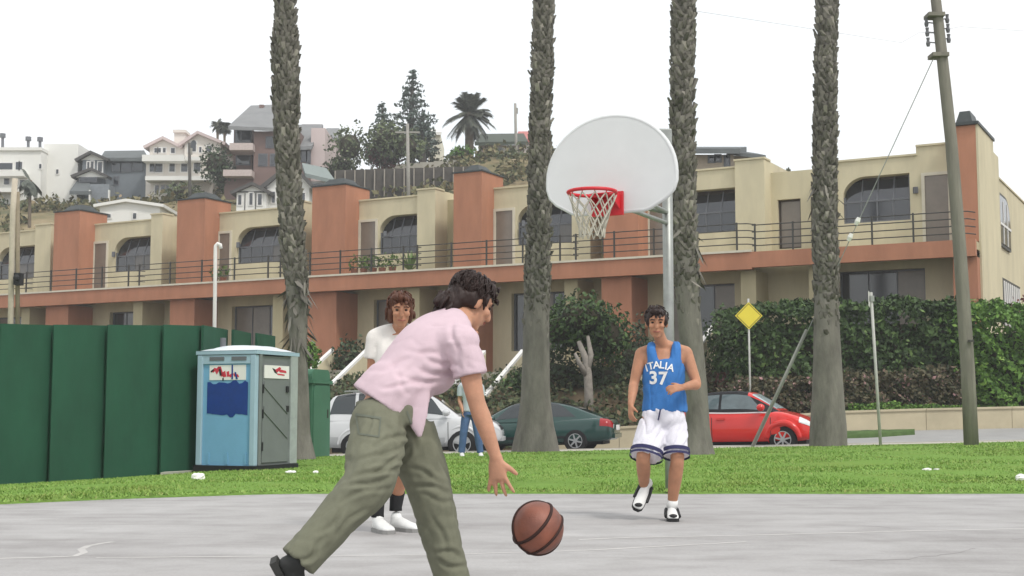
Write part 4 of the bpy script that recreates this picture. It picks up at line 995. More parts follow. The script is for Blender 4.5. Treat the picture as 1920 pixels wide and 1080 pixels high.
def toilet():
    f = foot(477, 886)                       # near bottom corner
    H = 236/sc(f.y); root = thing('portable_toilet', 'light blue portable toilet with grey door and white roof beside the fence', 'portable toilet', f)
    l = at(367, 880, f.y+.42); l = V((l.x, l.y, 0)); dl = (l-V((f.x, f.y, 0))); Wl = dl.length; dl.normalize()
    dr = V((-dl.y, dl.x, 0)); 
    if dr.x < 0: dr = -dr
    Wr = Wl*1.12; O = V((f.x, f.y, f.z))
    def T(a, b, z): return O+dl*a+dr*b+V((0, 0, z))
    blue = M('toilet_blue', '#80b8dc', .76, .55, .07, 2.5, .08, 30); greyd = M('toilet_grey', '#868c8b', .66, .6, .08, 3); frm = M('toilet_frame_blue', '#a9c4d4', .8, .55, .06, 3)
    roofm = M('toilet_roof', '#e4ebf0', .82, .5, .06); navy = M('paint_navy', '#16408f', .75, .6, .14, 7); blk = MT['blackplastic']
    fbx = lambda mb, a0, a1, b0, b1, z0, z1: mb.box(a0, a1, b0, b1, z0, z1, T)
    m = MB(); fbx(m, -.03, Wl+.03, -.03, Wr+.03, -.15, .10); m.build('base_skid', blk, root)
    m = MB(); fbx(m, .05, Wl-.05, .02, .06, .10, H*.925); w = m.build('side_panel', blue, root)
    # raised border and ribs of the side wall
    for a0, a1 in ((0.0, .10), (Wl-.10, Wl)):
        q = MB(); fbx(q, a0, a1, -.02, .08, .10, H*.93); q.build('corner_post', frm, root, bevel=.012)
    for k in range(3): q = MB(); fbx(q, .16+k*(Wl-.4)/2, .20+k*(Wl-.4)/2, .004, .02, .12, .30); q.build('rib', blue, w)
    q = MB(); fbx(q, .1, Wl-.1, -.008, .02, H*.86, H*.93); q.build('vent_band', frm, w)
    for k in range(2): 
        q = MB(); fbx(q, .18+k*.42, .46+k*.42, -.016, -.008, H*.885, H*.915); q.build('vent', MT['frame'], w)
    # sign with a red mark above a patch of navy paint with drips
    q = MB(); fbx(q, .20, Wl-.22, .010, .0195, H*.73, H*.85); sg = q.build('sign', MT['white'], w)
    def flat(name, poly, mat, par, off):
        P = [T(a, off, z) for a, z in poly]; MB().prism(P, dr*.003).build(name, mat, par)
    red = M('sign_red', '#d23a4c', .85, .5, .05)
    def A_(u): return Wl-.24-u*(Wl-.5)      # u 0 left .. 1 right of the sign
    zs = lambda t: H*(.735+.11*t)
    strokes = [[(.02, .55), (.12, .85), (.2, .8), (.1, .5)], [(.14, .6), (.24, .95), (.33, .9), (.2, .35)], [(.24, .9), (.34, .2), (.42, .25), (.32, .95)], [(.36, .5), (.46, .62), (.5, .2), (.4, .15)], [(.5, .55), (.58, .6), (.6, .2), (.52, .18)], [(.58, .3), (.7, .5), (.72, .3), (.62, .12)], [(.72, .45), (.86, .35), (.9, .15), (.74, .2)]]
    for k, st in enumerate(strokes): flat('mark', [(A_(u), zs(v)) for u, v in st], red, sg, .0065)
    for st in ([(.0, .6), (.1, .78), (.11, .66), (.03, .5)], [(.26, .75), (.32, .78), (.36, .3), (.3, .25)], [(.66, 1.05), (.70, 1.05), (.71, .0), (.66, .0)], [(.75, .55), (.8, .5), (.86, .02), (.8, .0)], [(.38, .1), (.42, .12), (.42, -.1), (.38, -.1)]):
        flat('scribble', [(A_(u), zs(v)) for u, v in st], navy if st[0][0] > .6 else blk, sg, .0032)
    r = random.Random(2); top = [(Wl-.18-(Wl-.34)*i/14, H*(.70+r.uniform(-.004, .015)+(.02 if i in (9, 10, 13) else 0))) for i in range(15)]; bot = [(a, H*(.455+r.uniform(-.006, .008)-(.022 if i in (8, 9) else 0))) for i, (a, z) in enumerate(top)][::-1]
    flat('paint_patch', top+bot, navy, w, .014)
    # door side
    m = MB(); fbx(m, .02, .05, .06, Wr-.04, .10, H*.925); dp = m.build('door_wall', greyd, root)
    for b0, b1 in ((.0+.081, .16), (Wr-.22, Wr)):
        q = MB(); fbx(q, -.02, .05, b0, b1, .10, H*.94); q.build('corner_post', greyd if b0 < .1 else M('toilet_frame_grey', '#a9b0ae', .8), root, bevel=.012)
    q = MB(); fbx(q, -.004, .03, .20, Wr-.26, .14, H*.84); dr_ = q.build('door', greyd, root, bevel=.008)
    for k in range(2):
        z0 = H*(.72-.2*k); pol = [(.22, z0), (.22, z0-.09), (Wr-.3, z0-.09-H*.22), (Wr-.3, z0-H*.22)]
        MB().prism([T(-.005, b, z) for b, z in pol], -dl*.014).build('brace', greyd, dr_)
    q = MB(); fbx(q, -.016, -.004, .22, Wr-.28, H*.745, H*.85); s2 = q.build('sign', MT['white'], dr_)
    for st, mm in (([(.38, .62), (.6, .9), (.66, .8), (.5, .45)], red), ([(.55, .75), (.86, .62), (.88, .45), (.6, .5)], red), ([(.3, .8), (.42, .7), (.5, .35), (.4, .45)], blk), ([(.5, .4), (.8, .34), (.8, .24), (.52, .28)], red)):
        MB().prism([T(-.0165, .22+u*(Wr-.5), H*(.745+.105*v)) for u, v in st], -dl*.004).build('mark', mm, s2)
    for z in (.66, .5): q = MB(); fbx(q, -.03, -.0045, Wr-.36, Wr-.29, H*z-.05, H*z+.05); q.build('latch', blk, dr_)
    for z in (.66, .46, .2): q = MB(); fbx(q, -.018, -.0045, .185, .215, H*z-.07, H*z+.07); q.build('hinge', blk, dr_)
    m = MB(); fbx(m, .06, Wl-.05, Wr-.05, Wr-.02, .1, H*.92); fbx(m, Wl-.05, Wl-.02, .06, Wr-.05, .1, H*.92); m.build('rear_panel', blue, root)
    # domed white roof on a fascia
    m = MB(); fbx(m, -.025, Wl+.025, -.025, Wr+.025, H*.935, H*.965); m.build('fascia', frm, root)
    m = MB(); n = 12; vs = []; fs = []
    for i in range(n+1):
        for j in range(n+1):
            a = -.03+(Wl+.06)*i/n; b = -.03+(Wr+.06)*j/n; e = max(0, (1-abs(2*i/n-1)**3))*max(0, (1-abs(2*j/n-1)**3))
            vs.append(T(a, b, H*.966+H*.048*e+.012*e*math.sin(j*2.6)))
    for i in range(n):
        for j in range(n): fs.append((i*(n+1)+j, (i+1)*(n+1)+j, (i+1)*(n+1)+j+1, i*(n+1)+j+1))
    m.add(vs, fs); m.build('roof', roofm, root, True)
    q = MB(); p = T(Wl-.22, Wr*.3, H*.97); q.tube([p, p+V((0, 0, .22))], .05, 10); q.build('vent_pipe', MT['frame'], root)
toilet()
def cabinet():
    a = foot(583, 861); b = foot(617, 858); s = sc(a.y); H = 168/s
    root = thing('utility_cabinet', 'green rounded-top metal cabinet between the palm and the white car', 'cabinet', a)
    d = (b-a); d.z = 0; W_ = d.length; d.normalize(); n = V((-d.y, d.x, 0))
    side = M('cabinet_green_shaded', '#2e5a45', .75, .6, .12, 2)  # darker copy of the cabinet green, shade of its side put into the colour
    def prof(h, w): return [(0, -.1), (w, -.1), (w, h-.16)]+[(w-.16+.16*math.cos(t), h-.16+.16*math.sin(t)) for t in (.4, .8, 1.2, 1.57)]+[(.14-.14*math.sin(t), h-.16+.16*math.cos(t)) for t in (0, .4, .8, 1.2, 1.57)]
    MB().prism([a+d*u+V((0, 0, z)) for u, z in prof(H, W_)], n*1.0).build('body', MT['green2'], root)
    MB().prism([a-n*.03+d*(u+.05)+V((0, 0, z+.08)) for u, z in prof(H-.42, W_-.10)], n*.031).build('door', MT['green2'], root)
    MB().prism([a-n*.05+d*(-.04+u)+V((0, 0, H-.3+z)) for u, z in [(0, 0), (W_+.08, 0), (W_+.08, .07), (0, .07)]], n*1.08).build('lid_band', MT['green2'], root)
    MB().prism([a-d*.16+n*.1+V((0, 0, -.1)), a-d*.005+n*.1+V((0, 0, -.1)), a-d*.005+n*.1+V((0, 0, H-.1)), a-d*.16+n*.1+V((0, 0, H-.1))], n*.6).build('shaded_side', side, root)  # slab added to carry the shaded tone of the cabinet's side
    h = MB(); p = a+d*(W_*.8)-n*.035+V((0, 0, H*.5)); h.tube([p-V((0, 0, .09)), p+V((0, 0, .09))], .018, 6); h.build('handle', MT['iron'], root)
cabinet()

# ------------------------------------------------------------------ poles and signs
def utility_pole():
    f0 = foot(1822, 838); Y = f0.y; s = sc(Y); root = thing('utility_pole', 'leaning weathered wooden utility pole with insulators, right of the red car', 'utility pole', f0)
    pts = [(1822, 850, 32), (1815, 700, 30), (1806, 560, 29), (1796, 420, 28), (1783, 260, 26), (1770, 140, 25), (1757, 20, 23), (1748, -60, 22)]
    P = [at(x, y, Y) for x, y, w in pts]; MB().tube(P, [w*.43/s for *_, w in pts], 14).build('pole', MT['wood'], root, True)
    top = P[-2]
    for k, y in enumerate((40, 58, 77)):
        for sgn, x0 in ((-1, 1737+k*1.6), (1, 1776+k*1.4)):
            y_ = y+(2 if sgn < 0 else -5); a = at(x0, y_, Y); c = at(1757+k*2.2, y_+2, Y)
            MB().tube([c, a], .014, 6).tube([a-V((0, 0, .09)), a-V((0, 0, .03)), a+V((0, 0, .03)), a+V((0, 0, .09))], [.034, .048, .030, .040], 8).build('insulator', M('insulator_grey', '#66666a', .9, .4, .05), root)
    for y in (105, 30): br = MB(); a = at(1752+(y-30)*.1, y, Y); br.box(a.x-.17, a.x+.17, a.y-.18, a.y+.18, a.z-.04, a.z+.04); br.build('bracket', MT['wood'], root)
    w = MB(); w.tube([at(1770, 66, Y), at(1725, 60, Y), at(1690, 80, Y-1), at(1300, 20, Y-8)], .0025, 4); w.tube([at(1776, 55, Y), at(1800, 50, Y+1), at(2100, 70, Y+8)], .0025, 4); w.build('wire', MT['iron'], root)
    b = MB(); p = at(1815, 640, Y); b.box(p.x-.05, p.x+.05, p.y-.22, p.y-.15, p.z-.02, p.z+.02); b.build('step_bolt', MT['iron'], root)
    # guy wire down to its anchor on the lawn, with a pale sleeve over its lower end
    g = foot(1409, 840); t = at(1757, 95, Y)
    gr = thing('guy_wire', 'slanting guy wire with pale grey sleeve crossing in front of the red car', 'guy wire', g)
    MB().tube([g-V((0, 0, .1)), t], .010, 6).build('cable', MT['steel'], gr)
    d = (t-g); MB().tube([g+d*.0, g+d*.31], .036, 8).build('sleeve', M('sleeve_grey', '#a3a49d', .75, .7, .1, 6), gr, True)
    for q in (.545, .585): MB().tube([g+d*(q-.009), g+d*q, g+d*(q+.009)], [.04, .06, .04], 8).build('insulator', MT['litter'], gr)
utility_pole()
def sign_edge():
    f0 = foot(1652, 838); Y = f0.y; a, b = f0-V((0, 0, .2)), at(1633, 548, Y)
    root = thing('street_sign', 'thin pale sign post with a small sign seen almost edge-on, left of the utility pole', 'sign', f0)
    MB().tube([a, b], .033, 8).build('post', M('post_pale', '#c3c3bd', .8, .5, .1, 6), root, True)
    m = MB(); c = at(1633, 560, Y); d = V((.30, .95, 0)); u = V((0, 0, 1)); n = V((.95, -.3, 0))
    p = c-d*.06-n*.05; m.prism([p-u*.16, p+d*.42-u*.16, p+d*.42+u*.16, p+u*.16], n*.012); m.build('sign_plate', MT['white'], root)
    m = MB(); m.box(c.x-.02, c.x+.06, c.y-.05, c.y+.05, c.z-.06, c.z+.06); m.build('clamp', MT['steel'], root)
sign_edge()
def sign_yellow():
    Y = 38.8; p = at(1408, 800, Y); g = V((p.x, Y, z_road(p.x, Y))); root = thing('warning_sign', 'yellow diamond warning sign on a thin post behind the red car', 'sign', g)
    MB().tube([g-V((0, 0, .2)), at(1403, 560, Y)], .03, 8).build('post', MATS['post_pale'], root, True)
    c = at(1404, 592, Y-.05); h = .40; MB().prism([c+V((-h, 0, 0)), c+V((0, 0, -h)), c+V((h, 0, 0)), c+V((0, 0, h))], (0, .012, 0)).build('sign_plate', M('sign_yellow', '#ecd94a', .85, .5, .04), root)
    h = .36; e = .34; q = c-V((0, .004, 0)); fr = MB()
    for (a, b) in (((-1, 0), (0, -1)), ((0, -1), (1, 0)), ((1, 0), (0, 1)), ((0, 1), (-1, 0))):
        fr.prism([q+V((a[0]*h, 0, a[1]*h)), q+V((b[0]*h, 0, b[1]*h)), q+V((b[0]*e, 0, b[1]*e)), q+V((a[0]*e, 0, a[1]*e))], (0, .003, 0))
    fr.build('border', MT['blackplastic'], root)
sign_yellow()
def left_poles():
    Y = 31.; p = at(24, 602, Y); g = V((p.x, Y, z_road(p.x, Y)-.2)); root = thing('wooden_post', 'slim pale utility post with dark meter box behind the fence at the left edge', 'pole', g)
    MB().tube([g, at(24, 400, Y), at(28, 335, Y)], .07, 8).build('post', M('post_sunbleached', '#cfc4b2', .8, .9, .15, 6), root, True)
    MB().tube([at(33, 640, Y+.05), at(33, 360, Y+.05)], .055, 8).build('conduit', M('conduit_brown', '#948873', .8), root, True)
    c = at(37, 522, Y-.1); m = MB(); m.box(c.x-.10, c.x+.06, c.y-.12, c.y+.1, c.z-.16, c.z+.12); m.ball((c.x-.02, c.y-.14, c.z), .08); m.build('meter', MT['blackplastic'], root)
    Y = 34; p = at(404, 640, Y); g = V((p.x, Y, z_road(p.x, Y)-.2)); root = thing('vent_post', 'thin white hooked post behind the fence above the portable toilet', 'post', g)
    MB().tube([g, at(404, 470, Y), at(404.5, 461, Y), at(408, 457, Y), at(413, 459, Y), at(414, 466, Y)], .05, 8).build('pipe', MT['white'], root, True)
    for x, y0, y1, Yp, lab in ((765, 232, 372, 96, 'thin pale utility pole on the hillside below the tall pine'), (356, 268, 375, 100, 'thin dark utility pole in front of the cream hill house'), (967, 194, 300, 114, 'bare leaning pole on the skyline left of the second palm trunk')):
        a, b = at(x+2, y1, Yp), at(x-1, y0, Yp); root = thing('far_pole', lab, 'utility pole', a, 'utility poles on the hillside')
        MB().tube([a-V((0, 0, 2)), b], [.15, .11], 8).build('pole', M('far_pole_wood', '#a29f97' if x != 356 else '#55524d', .8) if x != 356 else M('far_pole_dark', '#55524d', .8), root, True)
        d = MB(); d.box(b.x-.9, b.x+.9, b.y-.06, b.y+.06, b.z-.7, b.z-.58) if x == 765 else d.box(b.x-.06, b.x+.24, b.y-.06, b.y+.06, b.z-.9, b.z-.4); d.build('crossarm', M('far_pole_wood', '#a29f97', .8), root)
left_poles()

# ------------------------------------------------------------------ basketball hoop
def hoop():
    n = V((-.46, -.888, 0)); al = V((.888, -.46, 0)); up = V((0, 0, 1))      # n: from the pole towards the court
    YB = 13.3; C0 = at(1145, 310, YB)                                     # board centre
    pole = at(1253, 925, 14.55); pole = V((C0.x, C0.y, 0))-n*1.38+al*(-.0); f0 = pole
    px_target = at(1252, 420, pole.y); pole.x = px_target.x
    f0 = V((pole.x, pole.y, ground(pole.x, pole.y)))
    root = thing('basketball_hoop', 'basketball hoop with white fan-shaped backboard, red rim and net on a steel pole', 'basketball hoop', f0)
    zt = at(1250, 246, pole.y).z
    MB().tube([f0-V((0, 0, .2)), V((pole.x, pole.y, zt))], .057, 14).build('pole', MT['steel'], root, True)
    # fan board outline in (a, z) about its centre
    w, h0, h1 = .70, -.47, .53; o = []
    R = .70
    for i in range(25):
        t = math.pi*i/24; o.append((R*math.cos(t), -.12+.62*math.sin(t)))
    o += [(-.70, -.20), (-.67, -.29), (-.60, -.36), (-.42, -.46), (-.36, -.475), (.36, -.475), (.42, -.46), (.60, -.36), (.67, -.29), (.70, -.20)]
    m = MB(); m.prism([C0+al*a+up*z-n*.02 for a, z in o], n*.04); bd = m.build('backboard', MT['board'], root, bevel=.006)
    # rolled edge
    m = MB(); m.tube([C0+al*a+up*z for a, z in o+o[:1]], .024, 8, False); m.build('edge', MT['board'], bd, True)
    zr = -.33; RC = C0+n*.40+up*zr-al*.03; rr = .235
    ring = MB(); pts = [RC+n*(rr*math.cos(t))+al*(rr*math.sin(t)) for t in [2*math.pi*i/36 for i in range(37)]]
    ring.tube(pts, .018, 8, False); 
    rim = ring.build('rim', MT['red'], root, True)
    m = MB(); q = C0+n*.024-al*.03; m.prism([q+al*-.16+up*(zr-.19), q+al*.18+up*(zr-.19), q+al*.18+up*(zr+.05), q+al*-.16+up*(zr+.05)], n*.03)
    m.build('bracket', MT['red'], rim); m = MB()
    for s_ in (-1, 1): m = MB(); m.prism([q+al*(s_*.14)+up*(zr-.15), q+al*(s_*.14)+up*(zr+.02), q+n*.20+al*(s_*.13)+up*(zr+.012), q+n*.20+al*(s_*.13)+up*(zr-.03)], al*.012); m.build('gusset', MT['red'], rim)
    m = MB()
    m.prism([q+al*-.14+up*(zr+.012), q+al*.14+up*(zr+.012), q+n*.18+al*.12+up*(zr+.012), q+n*.18+al*-.12+up*(zr+.012)], up*.008); m.build('top_plate', MT['red'], rim)
    for k in range(12):
        t = 2*math.pi*k/12; c = RC+n*(rr*math.cos(t))+al*(rr*math.sin(t)); MB().tube([c+up*-.01, c+up*-.035], .006, 5).build('hook', MT['red'], rim)
    nt_ = MB(); L = 12; rows = [(0, 1.0), (.08, .88), (.16, .76), (.24, .66), (.33, .54), (.42, .52)]; rj = random.Random(4)
    def kn(i, k): 
        d, f_ = rows[i]; t = 2*math.pi*(k+.5*(i % 2))/L; w_ = .012*math.sin(k*2.1+i); return RC+n*(rr*f_*math.cos(t)+w_)+al*(rr*f_*math.sin(t)+w_)-up*(d+.03)
    for i in range(len(rows)-1):
        for k in range(L):
            for kk in ((k, k+1) if i % 2 else (k-1, k)): nt_.tube([kn(i, k), kn(i+1, kk % L)], .0075, 5, False)
    nt_.build('net', MT['net'], root, True)
    # support arms from the pole to the board
    for z, wz in ((.02, .35), (-.30, .0)):
        for s_ in (-1, 1):
            MB().tube([V((pole.x, pole.y, C0.z+z+wz*.2)), C0-n*.05+al*(.2*s_)+up*z], .024, 8).build('support_arm', MT['steel'], root, True)
    m = MB(); 
    for s_ in (-1, 1): m.tube([C0-n*.04+al*(.2*s_)+up*.2, C0-n*.04+al*(.2*s_)-up*.45], .022, 8)
    m.tube([C0-n*.04-al*.24+up*-.3, C0-n*.04+al*.24-up*.3], .022, 8); m.build('mounting_frame', MT['steel'], root, True)
    MB().tube([V((pole.x, pole.y, C0.z-.42)), C0-n*.05+up*-.42+al*.1], .026, 8).build('brace', MT['steel'], root, True)
    e = V((pole.x, pole.y, zt)); m = MB(); m.box(e.x-.12, e.x+.05, e.y-.06, e.y+.06, e.z-.16, e.z+.02); m.build('pole_head', MT['steel'], root, bevel=.015)
hoop()

# ------------------------------------------------------------------ cars
def cr(vals, t):
    n = len(vals)-1; q = max(0, min(n-1e-6, t*n)); i = int(q); u = q-i
    p = [np.array(vals[max(0, min(n, i+k))], float) for k in (-1, 0, 1, 2)]
    return .5*(2*p[1]+(p[2]-p[0])*u+(2*p[0]-5*p[1]+4*p[2]-p[3])*u*u+(3*p[1]-p[0]-3*p[2]+p[3])*u**3)
def table(rows, x):            # rows sorted by x: smooth (monotone) interpolation of each column
    for k in range(len(rows)-1):
        a, b = rows[k], rows[k+1]
        if a[0] <= x <= b[0]:
            u = (x-a[0])/(b[0]-a[0]); pm = rows[max(k-1, 0)]; pn = rows[min(k+2, len(rows)-1)]
            o = []
            for c in range(1, len(a)):
                d = (b[c]-a[c])/(b[0]-a[0]); d0 = (a[c]-pm[c])/(a[0]-pm[0]) if k > 0 else d; d1 = (pn[c]-b[c])/(pn[0]-b[0]) if k+2 < len(rows) else d
                m0 = 0 if d0*d <= 0 else 2*d0*d/(d0+d); m1 = 0 if d1*d <= 0 else 2*d1*d/(d1+d); h = b[0]-a[0]
                o.append((2*u**3-3*u*u+1)*a[c]+(u**3-2*u*u+u)*h*m0+(-2*u**3+3*u*u)*b[c]+(u**3-u*u)*h*m1)
            return o
    return list(rows[-1][1:] if x > rows[-1][0] else rows[0][1:])
def eval_mods(o):
    dg = bpy.context.evaluated_depsgraph_get(); dg.update(); me = bpy.data.meshes.new_from_object(o.evaluated_get(dg)); o.modifiers.clear(); old = o.data; o.data = me; return o
def grid_mesh(name, fn, nu, nv, closed_caps=False):
    vs = [fn(i/nu, j/nv) for i in range(nu+1) for j in range(nv+1)]; fs = [(i*(nv+1)+j, (i+1)*(nv+1)+j, (i+1)*(nv+1)+j+1, i*(nv+1)+j+1) for i in range(nu) for j in range(nv)]
    if closed_caps: fs += [tuple(range(nv+1))[::-1], tuple(nu*(nv+1)+j for j in range(nv+1))]
    return vs, fs
def car(name, label, spec, loc, heading):
    """local frame: x forward, y left, z up; heading turns it about z"""
    paint = spec['paint']; root = thing(name, label, 'car', loc, 'cars parked along the street'); root.rotation_euler = (spec.get('roll', 0), spec.get('pitch', 0), heading)
    low, cab = spec['low'], spec['cab']; x0, x1 = low[0][0], low[-1][0]
    SEC = [(0, 0), (.55, 0), (.86, .02), (.97, .16), (1.0, .42), (.985, .68), (.94, .88), (.80, .985), (.45, 1.0), (0, 1.01)]
    def lower(t, s):           # s: 0 bottom centre .. 1 top centre (left side), mirrored below
        x = x0+(x1-x0)*t; zb, zt, hw = table(low, x); y, z = cr(SEC, s); return V((x, hw*y, zb+(zt-zb)*z))
    def lower2(t, s):
        p = lower(t, min(1, 2*s) if s <= .5 else 2-2*s)
        if s > .5: p.y = -p.y
        return p
    def tt(t): return .5-.5*math.cos(math.pi*t)*(.55+.45*abs(math.cos(math.pi*t)))      # denser at the ends
    nu, nv = 70, 44
    vs = []; fs = []
    for i in range(nu+1):
        for j in range(nv): vs.append(lower2(tt(i/nu), j/nv))
    for i in range(nu):
        for j in range(nv): fs.append((i*nv+j, (i+1)*nv+j, (i+1)*nv+(j+1) % nv, i*nv+(j+1) % nv))
    fs += [tuple(range(nv)), tuple(nu*nv+j for j in range(nv))[::-1]]
    m = MB().add(vs, fs); body = m.build('body', paint, root, True, local=True)
    body.data.materials.append(MT['blackplastic'])
    cut = MB(); r = spec['wr']; hwmax = max(q[3] for q in low)
    for wx in spec['wheels']: cut.tube([(wx, -hwmax-.2, r), (wx, hwmax+.2, r)], r*1.13, 40)
    co = cut.build('cutter', MT['blackplastic'], None); mod = body.modifiers.new('b', 'BOOLEAN'); mod.object = co; mod.operation = 'DIFFERENCE'; mod.solver = 'EXACT'
    eval_mods(body); cm = co.data; bpy.data.objects.remove(co); bpy.data.meshes.remove(cm)
    body.data.shade_smooth()
    for p in body.data.polygons:
        if any(all(abs(math.hypot(body.data.vertices[v].co.x-wx, body.data.vertices[v].co.z-r)-r*1.13) < .015 for v in p.vertices) for wx in spec['wheels']): p.material_index = 1; p.use_smooth = False
    # core closing the wheel wells
    m = MB(); m.box(x0+.3, x1-.3, -hwmax*.62, hwmax*.62, .2, spec.get('core', .62)); m.build('underbody', MT['blackplastic'], root, local=True)
    # cabin
    CS = [(1, 0), (.985, .22), (.95, .55), (.90, .82), (.82, .95), (.62, .995), (.3, 1.0), (0, 1.005)]
    c0, c1 = cab[0][0], cab[-1][0]
    def cabin(t, s, off=0.0):
        x = c0+(c1-c0)*t; zb, zt, hb_, ht = table(cab, x); k = max(0, min(1, s if s <= .5 else 1-s))*2; y, z = cr(CS, k)
        yy = (hb_+(ht-hb_)*min(1, z))*y; return V((x, yy if s <= .5 else -yy, zb+(zt-zb)*z))
    def cn(t, s):
        e = 1e-3; a = cabin(min(1, t+e), s)-cabin(max(0, t-e), s); b = cabin(t, min(1, s+e))-cabin(t, max(0, s-e)); n = a.cross(b); 
        return (n if n.length < 1e-12 else n.normalized())
    vs, fs = grid_mesh('c', lambda u, v: cabin(tt(u), v), 56, 40, True)
    MB().add(vs, fs).build('roof', spec.get('roofmat', paint), root, True, local=True)
    cen = V(((c0+c1)/2, 0, cab[len(cab)//2][1]*.8))
    def patch(nm, corners, mat, off=.006, nu=10, nv=8, par=None, thick=True):
        """corners: four (x, s) in order; bilinear patch laid on the cabin"""
        A, B_, C_, D = corners; vs = []
        for i in range(nu+1):
            for j in range(nv+1):
                u, v = i/nu, j/nv; x = (A[0]*(1-u)+B_[0]*u)*(1-v)+(D[0]*(1-u)+C_[0]*u)*v; s = (A[1]*(1-u)+B_[1]*u)*(1-v)+(D[1]*(1-u)+C_[1]*u)*v
                t = (x-c0)/(c1-c0); p = cabin(t, s); n = cn(t, s); n = n if n.dot(p-cen) > 0 else -n; vs.append(p+n*off)
        fs = [(i*(nv+1)+j, (i+1)*(nv+1)+j, (i+1)*(nv+1)+j+1, i*(nv+1)+j+1) for i in range(nu) for j in range(nv)]
        return MB().add(vs, fs).build(nm, mat, par or root, True, local=True)
    for pts in spec['side_glass']:
        for mir in (0, 1):
            q = [(x, (1-s if mir else s)) for x, s in pts]; patch('side_window', q, spec.get('sidemat', MT['carglass']))
    for nm, pts in spec['end_glass']: patch(nm, pts, spec.get('wsmat', MT['carglass']) if nm == 'windshield' else MT['carglass'], .013 if nm == 'windshield' else .006, nu=12, nv=16)
    # wheels
    for wx in spec['wheels']:
        for sy in (-1, 1):
            yc = sy*(table(low, wx)[2]-.10); tw = .105
            pr = [(-tw, .62), (-tw, .90), (-tw*.8, .985), (0, 1.0), (tw*.8, .985), (tw, .90), (tw, .62)]
            vs = []; fs = []; n = 32
            for k in range(n):
                w = 2*math.pi*k/n
                for dy, rr in pr: vs.append((wx+r*rr*math.cos(w), yc+dy, r+r*rr*math.sin(w)))
            L = len(pr)
            for k in range(n):
                for j in range(L-1): fs.append((k*L+j, k*L+j+1, ((k+1) % n)*L+j+1, ((k+1) % n)*L+j))
            wh = MB().add(vs, fs).build('wheel', MT['tyre'], root, True, local=True)
            rim = MB(); ro = yc+sy*tw*.75
            rim.tube([(wx, ro-sy*.06, r), (wx, ro-sy*.03, r)], r*.64, 28)
            rim.build('brake_disc', MT['blackplastic'], wh, local=True)
            rim = MB()
            for k in range(28):
                a0, a1 = 2*math.pi*k/28, 2*math.pi*(k+1)/28
                q = [(rr, aa) for rr, aa in ((.56, a0), (.56, a1), (.655, a1), (.655, a0))]; P = [V((wx+r*rr*math.cos(aa), ro, r+r*rr*math.sin(aa))) for rr, aa in q]; rim.prism(P, (0, sy*.025, 0))
            ns = spec.get('spokes', 5)
            for k in range(ns):
                a = 2*math.pi*(k+.25)/ns; d = V((math.cos(a), 0, math.sin(a))); e = V((-d.z, 0, d.x)); c = V((wx, ro, r)); sw = .34/ns
                rim.prism([c+d*r*.12-e*r*sw*1.3, c+d*r*.58-e*r*sw, c+d*r*.58+e*r*sw, c+d*r*.12+e*r*sw*1.3], (0, sy*.028, 0))
            rim.tube([(wx, ro, r), (wx, ro+sy*.035, r)], r*.16, 16)
            rim.build('rim', MT['alloy'], wh, local=True)
    # lamps and trim given as lower-body patches (t range in x, s range) on both sides
    def lpatch(nm, xa, xb, sa, sb, mat, off=.008, both=True, nu=8, nv=6):
        for mir in ((0, 1) if both else (0,)):
            vs = []
            for i in range(nu+1):
                for j in range(nv+1):
                    x = xa+(xb-xa)*i/nu; s = sa+(sb-sa)*j/nv; t = (x-x0)/(x1-x0); p = lower(t, s); e = 1e-3
                    a = lower(min(1, t+e), s)-lower(max(0, t-e), s); b = lower(t, min(1, s+e))-lower(t, max(0, s-e)); n = a.cross(b); n.normalize()
                    if n.dot(p-V((x*.7, 0, .5))) < 0: n = -n
                    p = p+n*off
                    if mir: p.y = -p.y
                    vs.append(p)
            fs = [(i*(nv+1)+j, (i+1)*(nv+1)+j, (i+1)*(nv+1)+j+1, i*(nv+1)+j+1) for i in range(nu) for j in range(nv)]
            MB().add(vs, fs).build(nm, mat, root, True, local=True)
    for a in spec.get('trim', []): lpatch(*a)
    # door shut lines and handles
    for xd in spec.get('seams', []): lpatch('door_seam', xd-.008, xd+.008, .30, .62, MT['blackplastic'], .003)
    for xd in spec.get('handles', []):
        for sy in (-1, 1):
            zb, zt, hw = table(low, xd); m = MB(); m.box(xd-.10, xd+.10, sy*(hw-.01), sy*(hw+.025), zb+(zt-zb)*.74, zb+(zt-zb)*.79); m.build('door_handle', paint, root, local=True)
    if 'flare' in spec:
        for wx in spec['wheels']:
            for sy in (-1, 1):
                yy = sy*(table(low, wx)[2]-.035); fl_ = MB(); fl_.tube([(wx+r*1.19*math.cos(a), yy, r+r*1.19*math.sin(a)) for a in [math.pi*(.02+.96*i/24) for i in range(25)]], [spec['flare']*(.5+.5*math.sin(math.pi*(.1+.8*i/24))) for i in range(25)], 10)
                fl_.build('fender', paint, root, True, local=True)
    mx_ = spec['mirror']
    for sy in (-1, 1):
        zb, zt, hw = table(low, mx_); m = MB(); m.ball((mx_, sy*(hw+.06), zt+.08), (.10, .12, .085), 10, 8); m.build('mirror', spec.get('mirmat', paint), root, True, local=True)
    for bx in spec.get('boxes', []):
        nm, a, mat = bx; m = MB(); m.box(*a); m.build(nm, mat, root, local=True, bevel=.01)
    return root
P_white = M('paint_silver_white', '#dfe0e2', .78, .25, .02, 2, coat=.6, metal=.0); P_green = M('paint_dark_green', '#25514b', .62, .22, .03, 2, coat=.6); P_red = M('paint_red', '#e8302a', .84, .25, .03, 2, coat=.6)
cladding = M('cladding_grey', '#b9bbbc', .8, .5, .05)
